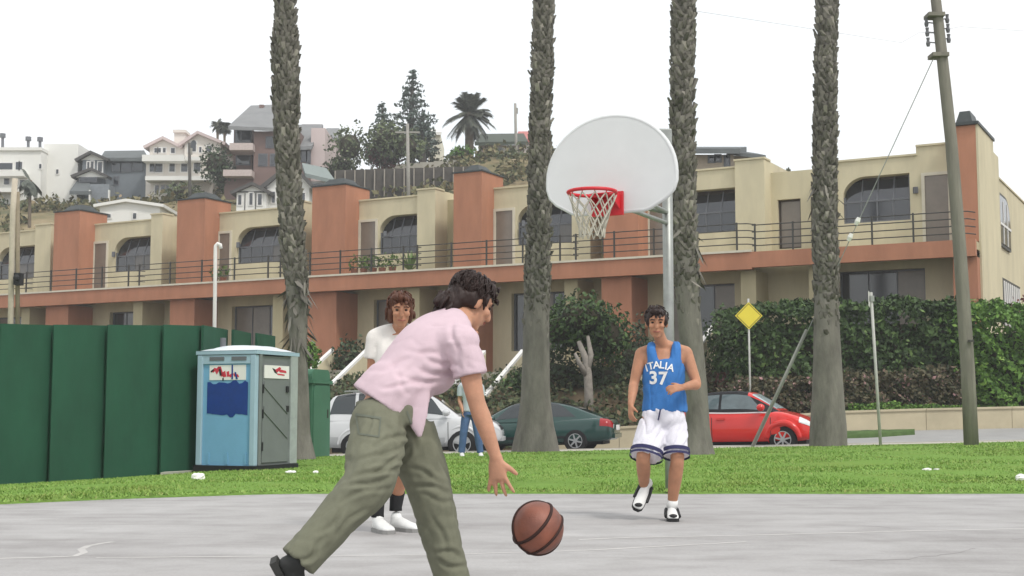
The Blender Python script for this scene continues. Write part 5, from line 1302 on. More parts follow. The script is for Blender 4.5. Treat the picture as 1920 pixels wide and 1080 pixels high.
suv = dict(flare=.045, paint=P_white, wr=.355, wheels=(-1.31, 1.31), spokes=5,
 low=[(-2.24, .52, .80, .50), (-2.20, .40, .96, .74), (-2.08, .34, 1.05, .86), (-1.6, .30, 1.08, .91), (-.6, .28, 1.06, .925), (.5, .28, 1.05, .925), (1.2, .30, 1.03, .915), (1.75, .32, .97, .88), (2.05, .36, .88, .78), (2.22, .42, .74, .60), (2.27, .48, .64, .44)],
 cab=[(-2.14, .98, 1.06, .80, .66), (-2.02, .98, 1.42, .83, .66), (-1.85, .98, 1.60, .85, .67), (-1.3, .98, 1.665, .87, .68), (-.4, .98, 1.675, .88, .69), (.25, .98, 1.64, .88, .68), (.55, .98, 1.55, .87, .66), (.95, .98, 1.26, .85, .66), (1.25, .96, 1.02, .82, .68)],
 side_glass=[[(-1.95, .085), (-1.32, .07), (-1.32, .31), (-1.78, .30)], [(-1.24, .07), (-.30, .07), (-.30, .31), (-1.24, .31)], [(-.22, .07), (.92, .07), (.42, .30), (-.22, .31)]],
 end_glass=[('windshield', [(1.16, .30), (1.16, .70), (.52, .66), (.52, .34)]), ('rear_window', [(-2.125, .24), (-2.125, .76), (-1.93, .70), (-1.93, .30)])],
 trim=[('cladding', -2.1, -1.72, .26, .42, cladding), ('cladding', -.90, .90, .24, .40, cladding), ('cladding', 1.72, 2.1, .26, .42, cladding), ('headlight', 1.98, 2.225, .60, .86, MT['lampglass']), ('grille', 2.18, 2.255, .75, .96, MT['blackplastic']), ('tail_light', -2.2, -2.06, .62, .90, MT['tail'])],
 seams=[-.95, -.26, .98], handles=[-.72, .02], mirror=.95, boxes=[('roof_rail', (-1.6, .1, .60, .64, 1.68, 1.72), MT['steel']), ('roof_rail', (-1.6, .1, -.64, -.60, 1.68, 1.72), MT['steel']), ('bumper', (2.16, 2.30, -.5, .5, .40, .50), cladding)])
coupe = dict(paint=P_green, wr=.31, wheels=(-1.28, 1.3), spokes=6,
 low=[(-2.26, .48, .62, .45), (-2.22, .36, .78, .66), (-2.1, .30, .86, .77), (-1.7, .26, .90, .83), (-.8, .24, .88, .855), (.4, .24, .86, .86), (1.1, .24, .84, .85), (1.7, .26, .76, .80), (2.05, .30, .66, .70), (2.25, .38, .54, .50)],
 cab=[(-1.98, .82, .90, .66, .55), (-1.6, .82, 1.05, .72, .58), (-1.15, .82, 1.22, .76, .58), (-.6, .82, 1.335, .79, .58), (-.1, .82, 1.37, .80, .59), (.35, .82, 1.33, .80, .59), (.75, .82, 1.18, .79, .60), (1.2, .80, .94, .76, .64), (1.4, .78, .85, .74, .66)],
 side_glass=[[(-1.28, .09), (-.42, .07), (-.42, .30), (-.72, .30)], [(-.34, .07), (.95, .07), (.42, .29), (-.34, .30)]],
 end_glass=[('windshield', [(1.25, .30), (1.25, .70), (.52, .67), (.52, .33)]), ('rear_window', [(-1.62, .30), (-1.62, .70), (-.68, .67), (-.68, .33)])],
 trim=[('headlight', 2.0, 2.22, .62, .86, MT['lampglass']), ('tail_light', -2.235, -1.93, .55, .80, MT['tail']), ('reverse_light', -2.243, -2.237, .55, .80, MT['lampglass'], .012), ('side_moulding', -1.0, 1.0, .36, .40, MT['blackplastic'])],
 seams=[-.40, 1.0], handles=[-.2], mirror=.95, core=.5, boxes=[('number_plate', (-2.285, -2.27, -.26, .26, .56, .70), MT['white']), ('bumper', (-2.29, -2.2, -.55, .55, .36, .48), P_green)])
soft = M('soft_top_black', '#26262a', .9, .85, .15, 12, .3, 60)
beetle = dict(flare=.085, paint=P_red, wr=.325, wheels=(-1.26, 1.25), spokes=7, roofmat=soft,
 low=[(-2.02, .46, .58, .42), (-1.97, .34, .76, .62), (-1.8, .28, .90, .74), (-1.45, .25, 1.00, .83), (-.9, .24, 1.02, .86), (0, .24, 1.00, .86), (.7, .24, 1.0, .86), (1.1, .25, .985, .855), (1.5, .27, .89, .80), (1.8, .31, .75, .70), (1.98, .38, .60, .52), (2.04, .44, .52, .38)],
 cab=[(-1.42, .96, 1.02, .62, .52), (-1.2, .96, 1.22, .68, .54), (-.9, .96, 1.38, .72, .55), (-.45, .96, 1.475, .75, .56), (.0, .96, 1.49, .76, .57), (.38, .96, 1.45, .76, .57), (.62, .96, 1.33, .76, .57), (.95, .95, 1.12, .76, .60), (1.15, .93, .99, .74, .62)],
 side_glass=[[(-.80, .07), (-.28, .06), (-.28, .22), (-.60, .22)], [(-.22, .06), (.82, .06), (.44, .22), (-.22, .22)]],
 end_glass=[('windshield_frame', [(1.14, .215), (1.14, .785), (.40, .785), (.40, .215)]), ('windshield', [(1.07, .25), (1.07, .75), (.50, .74), (.50, .26)]), ('rear_window', [(-1.2, .38), (-1.2, .62), (-.8, .60), (-.8, .40)])],
 sidemat=M('side_glass_pale', '#66757a', .75, .06, .25, 3, spec=.8), wsmat=M('windshield_sky', '#b4c2c6', .85, .06, 0, spec=.8),  # pale sky reflection put into the windshield colour
 trim=[('headlight', 1.62, 1.86, .60, .80, MT['lampglass']), ('turn_signal', 1.84, 1.96, .36, .48, M('amber', '#e2a25a', .9, .3, 0)), ('belt_trim', -.95, .95, .70, .74, M('belt_chrome', '#d5c9c9', .85, .3, 0)), ('tail_light', -1.93, -1.7, .60, .76, MT['tail']), ('sill', -.9, .9, .2, .27, MT['blackplastic'])],
 seams=[-.42, .98], handles=[-.2], mirror=.78, boxes=[('number_plate', (2.035, 2.05, -.24, .24, .46, .57), MT['white'])])
def put_car(fn_name, label, spec, xpx, Y, heading, zoff=0):
    p = at(xpx, 800, Y); X = p.x; z = z_road(X, Y)
    spec['roll'] = 0; spec['pitch'] = -math.atan(.022)*math.cos(heading)
    return car(fn_name, label, spec, (X, Y, z+zoff), heading)
put_car('parked_car', 'white compact four-wheel-drive car parked behind the man in pink', suv, 775, 33.6, math.radians(-3))
put_car('parked_car', 'dark green coupe parked behind the palm with the swollen root foot', coupe, 1003, 36.2, math.radians(180-14))
put_car('parked_car', 'red convertible with black soft top parked behind the player in blue', beetle, 1384, 32.4, math.radians(-23))
# patch_frame of the convertible takes the body colour
for o in bpy.data.objects:
    if o.name.startswith('windshield_frame'): o.data.materials[0] = P_red
#@@PART4
# ------------------------------------------------------------------ people
def sculpt(name, pieces, mat, parent, voxel=.012, it=4, fac=.5, folds=None, seed=0):
    """fuse tubes and ellipsoids into one continuous skin"""
    mb = MB()
    for pc in pieces:
        if pc[0] == 'ball':
            mb.ball(pc[1], pc[2], 16, 12, pc[3] if len(pc) > 3 else None)
        else:
            pts = pc[1]; side = pc[2] if len(pc) > 2 else None; n = 16; vs = []; fs = []
            P = [V(p) for p, r in pts]; Rr = [(r, r) if not hasattr(r, '__len__') else r for p, r in pts]
            m = len(P); N = (m-1)*5; rings = []
            for k in range(N+1):
                t = k/N; p = V(cr([tuple(q) for q in P], t)); r = cr(Rr, t); rings.append((p, r))
            prev = None
            for k, (p, r) in enumerate(rings):
                tg = (rings[min(N, k+1)][0]-rings[max(0, k-1)][0]).normalized()
                ref = V(side) if side else (prev or (V((1, 0, 0)) if abs(tg.x) < .8 else V((0, 1, 0))))
                a = (ref-tg*ref.dot(tg)).normalized(); b = tg.cross(a); prev = a
                for j in range(n):
                    w = 2*math.pi*j/n; vs.append(p+a*(abs(r[0])*math.cos(w))+b*(abs(r[1])*math.sin(w)))
            for k in range(N):
                for j in range(n): fs.append((k*n+j, k*n+(j+1) % n, (k+1)*n+(j+1) % n, (k+1)*n+j))
            fs.append(tuple(range(n))[::-1]); fs.append(tuple(N*n+j for j in range(n)))
            mb.add(vs, fs)
            if len(pc) < 4 or pc[3]:
                for q, r in ((P[0], Rr[0]), (P[-1], Rr[-1])):
                    if r[0] == r[1]: mb.ball(q, r[0]*.98, 14, 10)
    o = mb.build(name, mat, parent, True)
    md = o.modifiers.new('r', 'REMESH'); md.mode = 'VOXEL'; md.voxel_size = voxel; md.use_smooth_shade = True
    sm = o.modifiers.new('s', 'SMOOTH'); sm.factor = fac; sm.iterations = it
    eval_mods(o); me = o.data
    if folds:
        nr = [v.normal.copy() for v in me.vertices]
        for v, q in zip(me.vertices, nr):
            d = folds(v.co)
            if d: v.co = v.co+q*d
        me.update()
    me.shade_smooth()
    if not me.materials: me.materials.append(mat)
    return o
def unit(v): return V(v).normalized()
def head_pieces(c, f, u, k=1.0):
    f = unit(f); u = unit(V(u)-f*V(u).dot(f)); r = f.cross(u); R = Matrix((r, f, u)).transposed()
    q = lambda a, b, z: c+r*(a*k)+f*(b*k)+u*(z*k)
    e = lambda *a: tuple(x*k for x in a)
    P = [('ball', q(0, -.008, .030), e(.074, .096, .088), R), ('ball', q(0, .022, -.045), e(.057, .066, .068), R), ('ball', q(0, .056, -.092), e(.030, .026, .024), R),
         ('ball', q(0, .072, .032), e(.050, .020, .014), R), ('ball', q(0, .084, -.060), e(.026, .012, .012), R), ('tube', [(q(0, .086, .018), .010*k), (q(0, .106, -.016), .014*k), (q(0, .108, -.028), .015*k)]),
         ('ball', q(-.036, .066, -.018), e(.026, .022, .022), R), ('ball', q(.036, .066, -.018), e(.026, .022, .022), R)]
    for s in (-1, 1): P.append(('ball', q(s*.077, -.008, -.005), e(.012, .022, .034), R))
    return P, q, R
def face_parts(body, q, R, k=1.0, brow=MT['hair']):
    lip = M('lips', '#b06a5c', .72, .5, 0)
    for s in (-1, 1):
        MB().ball(q(s*.031, .079, .010), (.013*k, .008*k, .007*k), 8, 6, R).build('eye', M('eye_dark', '#2a211c', 1, .2, 0), body, True)
        MB().tube([q(s*.014, .091, .030), q(s*.033, .090, .035), q(s*.050, .078, .028)], .005*k, 6).build('eyebrow', brow, body)
    MB().tube([q(-.026, .088, -.058), q(0, .096, -.061), q(.026, .088, -.058)], .005*k, 6).build('lips', lip, body, True)
def hand_pieces(w, d, n, t, k=1.0, spread=.25, curl=.35):
    d = unit(d); n = unit(V(n)-d*V(n).dot(d)); t = unit(V(t)-d*V(t).dot(d)-n*V(t).dot(n))
    P = [('tube', [(w-d*.01, (.026*k, .020*k)), (w+d*(.04*k), (.038*k, .017*k)), (w+d*(.088*k), (.041*k, .013*k))], tuple(t))]
    for i, (L, o) in enumerate(zip((.074, .082, .077, .060), (.030, .010, -.011, -.030))):
        b = w+d*(.078*k)+t*(o*k); dr = unit(d+t*(spread*(1.5-i)/1.5)); pts = [(b, .0095*k)]; c = 0; p = b
        for s in range(3):
            c += curl*(1 if s else .6); v = dr*math.cos(c)+n*math.sin(c); p = p+v*(L*k*(.45, .32, .23)[s]); pts.append((p, (.0092, .0084, .0070)[s]*k))
        P.append(('tube', pts))
    b = w+d*(.025*k)+t*(.022*k); v = unit(d*.65+t*.8+n*.25); p1 = b+v*.042*k; p2 = p1+unit(v+n*.3+d*.3)*.032*k
    P.append(('tube', [(b, .014*k), (p1, .0115*k), (p2, .009*k)])); return P
def fold_fn(amp, fx, seed, fine=.3):
    def f(p):
        a = noise.noise((p.x*fx[0]+seed, p.y*fx[1], p.z*fx[2])); b = noise.noise((p.x*fx[0]*2.3, p.y*fx[1]*2.3+seed, p.z*fx[2]*2.1))
        return amp*((1-abs(a)*2.2)*.6-.25+fine*b)
    return f
def crease(amp, a, b, seed, fa=3.5, fb=10.0, bulge=.006, mask=None, sharp=.09):
    a = unit(a); b = unit(V(b)-a*V(b).dot(a)); c = a.cross(b)
    def f(p):
        w = noise.noise((p.x*3+seed, p.y*3, p.z*3))*.10; q = V((p.dot(a)*fa, (p.dot(b)+w)*fb, p.dot(c)*fa+seed)); n = noise.noise(q); n2 = noise.noise(q*1.9+V((7, 3, 1)))
        k = mask(p) if mask else 1.0
        return k*(-amp*math.exp(-(n/sharp)**2)-amp*.45*math.exp(-(n2/.10)**2)+bulge*n)
    return f
def strands(name, q, body, mat, c, r, n, seed, k=1.0, L=.75, th=.0045):
    rr = random.Random(seed); m = MB()
    for i in range(n):
        z = rr.uniform(-.35, 1); az = rr.uniform(0, 6.283)
        if z < .45 and math.sin(az) > .35: continue
        pts = []
        for j in range(4):
            zz = max(-1, z-L*.33*j*(.5+rr.random()*.3)); s = math.sqrt(max(.02, 1-zz*zz)); w = az+.10*j*rr.uniform(-1, 1); o = 1.01+.035*rr.random()
            pts.append(q(c[0]+r[0]*s*math.cos(w)*o, c[1]+r[1]*s*math.sin(w)*o, c[2]+r[2]*zz*o))
        m.tube(pts, [th*k, th*1.2*k, th*k, th*.3*k], 4)
    o = m.build(name, mat, body, True); o['kind'] = 'stuff'; return o
def drawn_creases(segs, amp, w):
    """pulls of cloth along given lines (photo points); a valley with a soft roll beside it"""
    def f(p):
        q = p-V((0, 0, CAMZ)); d = q.y*CT+q.z*ST; x = 960+F*q.x/d; y = 540-F*(-q.y*ST+q.z*CT)/d; s = 0
        for (x0, y0, x1, y1, k) in segs:
            dx, dy = x1-x0, y1-y0; L = math.hypot(dx, dy); t = ((x-x0)*dx+(y-y0)*dy)/(L*L)
            if -.1 < t < 1.1:
                e = ((x-x0)*dy-(y-y0)*dx)/L+5*math.sin(t*5+x0); g = max(0, math.sin(math.pi*(t+.1)/1.2))*k
                if abs(e) < 6*w: s += g*(-math.exp(-(e/w)**2)+.75*math.exp(-((e-2.1*w)/(1.3*w))**2)+.3*math.exp(-((e+2.1*w)/(1.3*w))**2))
        return amp*s
    return f
def decal(target, name, px, Y, mat, off=.004, n=10, parent=None, dirv=None):
    """a patch given by four photo points, laid onto the target's surface"""
    bm = bmesh.new(); bm.from_mesh(target.data); bv = BVHTree.FromBMesh(bm); bm.free()
    vs = []; 
    for i in range(n+1):
        for j in range(n+1):
            u, v = i/n, j/n; x = (px[0][0]*(1-u)+px[1][0]*u)*(1-v)+(px[3][0]*(1-u)+px[2][0]*u)*v; y = (px[0][1]*(1-u)+px[1][1]*u)*(1-v)+(px[3][1]*(1-u)+px[2][1]*u)*v
            d = ray(x, y).normalized(); h = bv.ray_cast(V((0, 0, CAMZ)), d)
            p = (h[0]+h[1]*off) if h[0] else at(x, y, Y); vs.append(p)
    fs = [(i*(n+1)+j, (i+1)*(n+1)+j, (i+1)*(n+1)+j+1, i*(n+1)+j+1) for i in range(n) for j in range(n)]
    return MB().add(vs, fs).build(name, mat, parent or target, True)
def shoe(name, heel, toe, up, root, mat, sole, k=1.0, stripe=None, w=.048):
    f = unit(V(toe)-V(heel)); s = f.cross(V(up)).normalized(); u = s.cross(f); L = (V(toe)-V(heel)).length; h = V(heel)
    o = sculpt(name, [('tube', [(h+f*.02+u*.05, (.036, .045)), (h+f*L*.3+u*.055, (.042, .05)), (h+f*L*.6+u*.04, (w, .036)), (h+f*L*.88+u*.03, (w*.95, .026)), (h+f*L*.98+u*.025, (w*.6, .016))], tuple(s)),
                      ('tube', [(h+f*.05+u*.05, .042), (h+f*.055+u*.10, .044)])], mat, root, .009, 3)
    m = MB(); pr = [(.0, .034), (.15, .040), (.45, .040), (.7, w+.004), (.9, w*.95), (1.0, w*.45)]
    poly = [h+f*(L*a)+s*b for a, b in pr]+[h+f*(L*a)-s*b for a, b in pr[::-1]]; m.prism([p-u*.004 for p in poly], u*.03); m.build('sole', sole, o)
    if stripe:
        for sg in (-1, 1):
            m = MB(); m.tube([h+f*(L*.22)+s*(sg*.041)+u*.085, h+f*(L*.42)+s*(sg*.048)+u*.05, h+f*(L*.66)+s*(sg*.050)+u*.035], .019, 6); m.build('stripe', stripe, o)
        m = MB(); m.ball(h+f*(L*.88)+u*.042, (.036, .040, .018), 8, 6); m.ball(h+f*.02+u*.055, (.036, .036, .04), 8, 6); m.build('toe_cap', stripe, o)
    return o
def locks(name, q, hair, body, spec, seed, k=1.0):
    r = random.Random(seed); m = MB()
    for (a, b, z, da, db, dz, L, n, jit) in spec:
        for i in range(n):
            s = [r.uniform(-jit, jit) for _ in range(3)]; p0 = q(a+s[0], b+s[1], z+s[2]); d = (q(a+da+s[0]*1.2, b+db+s[1]*1.2, z+dz)-p0); d = d.normalized()*L*k*r.uniform(.7, 1.2); e = p0+d+V((r.uniform(-.012, .012), r.uniform(-.012, .012), -abs(r.gauss(0, .012))))
            m.tube([p0, p0.lerp(e, .55)+V((0, 0, .006)), e], [.014*k, .011*k, .003*k], 5)
    o = m.build(name, hair, body, True); o['kind'] = 'stuff'; return o

# --- the man in pink, bent over the ball
def man_in_pink():
    root = thing('person', 'man in pale pink shirt and olive trousers bending to dribble the ball, seen from behind', 'person', V((.1-.85, 6.0, 0)))
    fw = unit((.75, .62, 0)); lf = unit((-.62, .75, 0))
    pel = at(726, 768, 6.02); wst = at(752, 715, 6.06); chs = at(805, 652, 6.12); upc = at(842, 615, 6.16); nck = at(868, 592, 6.2)
    hc = at(884, 568, 6.24); hf = unit((.80, .50, -.46)); hu = unit((.42, .24, .86))
    shR = at(868, 640, 5.97); elR = at(893, 752, 5.96); wrR = at(930, 858, 5.98); shL = at(815, 628, 6.34); elL = at(812, 700, 6.44); wrL = at(850, 640, 6.5)
    hipR = at(712, 800, 5.94); knR = at(690, 905, 5.74); anR = at(556, 1058, 5.62); hipL = at(765, 805, 6.12); knL = at(806, 925, 6.12); anL = at(853, 1108, 6.16)
    sd = tuple(-lf)
    hp, q, R = head_pieces(hc, hf, hu, 1.04)
    body = [('tube', [(pel, (.145, .105)), (wst, (.135, .095)), (chs, (.160, .105)), (upc, (.150, .080)), (nck, (.062, .058)), (hc-hu*.05, (.055, .056))], sd),
            ('tube', [(shR, .056), (shR.lerp(elR, .5), .050), (elR, .040), (elR.lerp(wrR, .35), .041), (wrR, .026)]), ('tube', [(shL, .056), (elL, .040), (wrL, .027)]),
            ('tube', [(hipR, .085), (knR, .058), (knR.lerp(anR, .35), .056), (anR, .036)]), ('tube', [(hipL, .085), (knL, .058), (knL.lerp(anL, .35), .056), (anL, .036)]),
            ('tube', [(chs, .10), (shR, .058)]), ('tube', [(chs, .10), (shL, .058)])]
    hd = unit((.10, .02, -1)); hn = unit((.35, .9, .05)); ht = hd.cross(hn)
    body += hp+hand_pieces(wrR, hd, hn, ht, 1.10, .40, .16)
    body += hand_pieces(wrL, (.5, -.1, .4), (.2, .9, 0), (0, 0, 1), 1.0, .2, .6)
    b = sculpt('body', body, MT['skin'], root, .0065, 4)
    face_parts(b, q, R)
    # dark tousled hair to the nape
    hm = MT['hair']
    h = sculpt('hair', [('ball', q(0, -.022, .050), (.090, .104, .088), R), ('ball', q(0, -.070, -.005), (.080, .060, .080), R), ('ball', q(0, -.088, -.055), (.066, .045, .060), R), ('ball', q(.05, -.03, .01), (.045, .055, .06), R), ('ball', q(-.05, -.03, .01), (.045, .055, .06), R), ('ball', q(0, .04, .095), (.06, .05, .035), R), ('tube', [(q(0, -.07, -.02), .062), (q(0, -.125, -.055), .042), (q(0, -.165, -.085), .014)])],
               hm, root, .009, 3, .5, lambda p: .006*noise.noise((p.x*38, p.y*38, p.z*14))+.004*noise.noise((p.x*80, p.y*80, p.z*40)))
    strands('strands', q, h, hm, (0, -.022, .050), (.091, .105, .089), 260, 4, .8, .9)
    locks('locks', q, hm, h, [(0, -.10, -.06, 0, -.03, -.09, .06, 26, .045), (.07, .02, .03, .0, .01, -.09, .045, 10, .02), (0, .075, .10, 0, .05, -.06, .02, 8, .04)], 5)
    # shirt
    pinkm = M('shirt_pink', '#e0c7d0', .80, .85, .05, 12, .2, 220)
    sf = crease(.009, (1, -.1, .25), (-.2, 0, 1), 2, 2.6, 9, .007, lambda p: .25+.6*math.exp(-((p-at(790, 700, 6.0)).length/.16)**2))
    sc1 = sf; dcs = drawn_creases([(862, 694, 792, 664, 1), (856, 706, 780, 690, 1.1), (838, 716, 742, 706, 1), (848, 676, 762, 652, .7), (792, 724, 712, 722, .9), (690, 700, 752, 676, .7), (848, 600, 858, 668, .9), (866, 622, 858, 690, .6), (770, 740, 735, 690, .6), (872, 668, 886, 694, .5)], .0085, 4.5)
    sf = lambda p: sc1(p)+dcs(p)
    tail1 = at(786, 768, 5.96); tail2 = at(784, 818, 5.95)
    sh = sculpt('shirt', [('tube', [(at(714, 760, 6.02), (.180, .150)), (at(733, 735, 6.03), (.176, .146)), (wst+V((0, 0, -.012)), (.172, .142)), (chs, (.188, .138)), (upc, (.172, .102)), (at(862, 600, 6.19), (.085, .072))], sd, False),
                          ('tube', [(chs, .125), (shR, .078)]), ('tube', [(chs, .12), (shL, .075)]),
                          ('tube', [(shR-V((.02, 0, -.01)), .078), (shR.lerp(elR, .35), .079), (shR.lerp(elR, .58), .080)], None, False), ('tube', [(shL, .075), (shL.lerp(elL, .6), .08)], None, False),
                          ('tube', [(at(772, 730, 5.96), (.090, .04)), (at(779, 770, 5.93), (.062, .016)), (at(784, 800, 5.92), (.034, .012)), (at(787, 820, 5.92), (.010, .009))], (1, 0, 0), False), ('ball', at(810, 705, 6.08), (.11, .11, .09))],
                pinkm, root, .0085, 3, .5, sf)
    MB().tube([at(846, 594, 6.12), at(862, 602, 6.08), at(874, 604, 6.10), at(878, 600, 6.14)], [.016, .02, .018, .012], 8).build('collar', pinkm, sh, True)
    # trousers
    olive = M('trousers_olive', '#7e7f6c', .76, .9, .14, 14, .12, 200)
    def pf(p):
        d = min((p-knR).length, (p-knL).length, (p-(hipR+hipL)/2).length); g = .45+.9*math.exp(-(d/.15)**2)
        return .75*g*c1(p)+.5*c2(p)+dc(p)
    dc = drawn_creases([(778, 812, 690, 838, 1), (776, 826, 668, 868, 1), (768, 846, 680, 893, 1.1), (752, 872, 652, 900, 1), (738, 892, 645, 915, 1.1), (728, 912, 632, 938, .8), (700, 770, 668, 835, .7), (755, 775, 778, 840, .9), (720, 800, 760, 830, .6),
        (655, 945, 600, 1000, .8), (690, 950, 630, 1000, .7), (610, 1010, 570, 1052, .9), (600, 1030, 545, 1062, .9), (775, 838, 742, 870, .9), (770, 880, 838, 905, .9), (768, 905, 842, 925, 1), (790, 930, 850, 940, .7), (812, 960, 838, 1040, .7), (812, 1030, 866, 1045, .9), (816, 1050, 874, 1066, 1)], .010, 4.2)
    c1 = crease(.008, (1, 0, .55), (-.55, 0, 1), 5, 2.6, 5.0, .014, None, .05); c2 = crease(.006, (.5, .1, 1), (1, 0, -.5), 9, 1.6, 6, .008, None, .05)
    tr = sculpt('trousers', [('tube', [(at(722, 742, 6.02), (.160, .132)), (pel, (.168, .140)), (at(730, 800, 6.02), (.160, .135))], sd, False), ('ball', at(706, 797, 5.93), (.128, .12, .13)), ('ball', at(760, 800, 6.1), (.11, .11, .12)),
                             ('tube', [(hipR, .130), (hipR.lerp(knR, .5), .130), (knR, .112), (knR.lerp(anR, .35), .098), (knR.lerp(anR, .7), .088), (anR+(knR-anR)*.02, .086)], None, False),
                             ('tube', [(hipL, .125), (hipL.lerp(knL, .5), .118), (knL, .104), (knL.lerp(anL, .4), .092), (knL.lerp(anL, .8), .084), (anL, .084)], None, False)], olive, root, .0085, 3, .5, pf)
    wb = sculpt('waistband', [('tube', [(at(719, 738, 6.02), (.166, .138)), (at(721.5, 744, 6.02), (.167, .139)), (at(724, 752, 6.02), (.168, .140))], sd, False)], M('waistband_dark', '#4d5145', .75, .9, .1, 10), tr, .008, 2)
    seam = M('trouser_seam', '#72776a', .78, .9, .1)
    for px in ([(668, 775), (716, 783), (714, 787), (666, 779)], [(670, 781), (675, 812), (672, 813), (667, 781)], [(715, 786), (712, 818), (709, 818), (712, 786)], [(673, 812), (712, 818), (711, 821), (673, 815)]):
        decal(tr, 'pocket_seam', px, 5.9, seam, .003)
    for px in ([(764, 770), (774, 800), (771, 801), (761, 771)],): decal(tr, 'seam', px, 6, seam, .003)
    # shoes
    dark = M('shoe_dark', '#2b2c2b', .9, .6, .15, 14); so_ = M('sole_dark', '#3a3a38', .9, .8, .1)
    shoe('shoe', at(508, 1052, 5.60), at(565, 1158, 5.68)+V((0, 0, .02)), unit((.7, -.1, .55)), root, dark, so_)
    f = V((anL.x-.06, anL.y-.05, .004)); shoe('shoe', f, f+fw*.28, (0, 0, 1), root, dark, so_)
man_in_pink()

def traps(sh, u, a, b): return [('tube', [(sh+u*.075, .050), (sh.lerp(q, .55)+u*.035, .050), (q+u*.005, .054)]) for q in (a, b)]
def standing(label, hc, face, J, skin, cloth, hairmat, root_at, hairspec, longhair=False):
    """an upright figure; J holds joints, cloth the garments"""
    root = thing('person', label, 'person', root_at)
    f = unit(face); u = V((0, 0, 1)); side = tuple(f.cross(u))
    hp, q, R = head_pieces(hc, unit(f+V((0, 0, -.12))), u, 1.07)
    mid = (J['hipL']+J['hipR'])/2; pel = mid+u*.05; sh = (J['shL']+J['shR'])/2; chs = sh-u*.14+f*.02; wst = pel.lerp(chs, .48)
    B_ = [('tube', [(pel-u*.03, (.140, .095)), (wst, (.130, .095)), (chs, (.158, .108)), (sh-u*.01, (.150, .075)), (sh+u*.055, (.058, .056)), (hc-u*.06, (.054, .055))], side)]
    B_ += traps(sh, u, J['shL'], J['shR'])
    for s in 'LR':
        a, e, w = J['sh'+s], J['el'+s], J['wr'+s]; h, k, n = J['hip'+s], J['kn'+s], J['an'+s]
        B_ += [('tube', [(chs, .09), (a, .056)]), ('tube', [(a, .057), (a.lerp(e, .5), .050), (e, .040), (e.lerp(w, .3), .041), (w, .027)]), ('tube', [(h, .078), (h.lerp(k, .5), .072), (k, .056), (k.lerp(n, .35), .058), (n, .037)])]
        B_ += hand_pieces(w, *J['hand'+s])
    b = sculpt('body', B_+hp, skin, root, .0085, 3); face_parts(b, q, R, 1.0, hairmat)
    h = sculpt('hair', [('ball', q(*c), r, R) for c, r in hairspec], hairmat, root, .010, 2, .5, lambda p: .009*noise.noise((p.x*30, p.y*30, p.z*14)))
    strands('strands', q, h, hairmat, hairspec[0][0], [t_*1.04 for t_ in hairspec[0][1]], 110, 6, 1.0, .7 if longhair else .5)
    locks('locks', q, hairmat, h, [(0, .07, .10, 0, .06, -.06, .035, 16, .05)]+([(.075, -.02, .0, .01, .0, -.09, .05, 12, .02), (-.075, -.02, .0, -.01, .0, -.09, .05, 12, .02)] if longhair else []), 8)
    return root, b, dict(pel=pel, chs=chs, wst=wst, sh=sh, f=f, side=side, u=u, q=q)
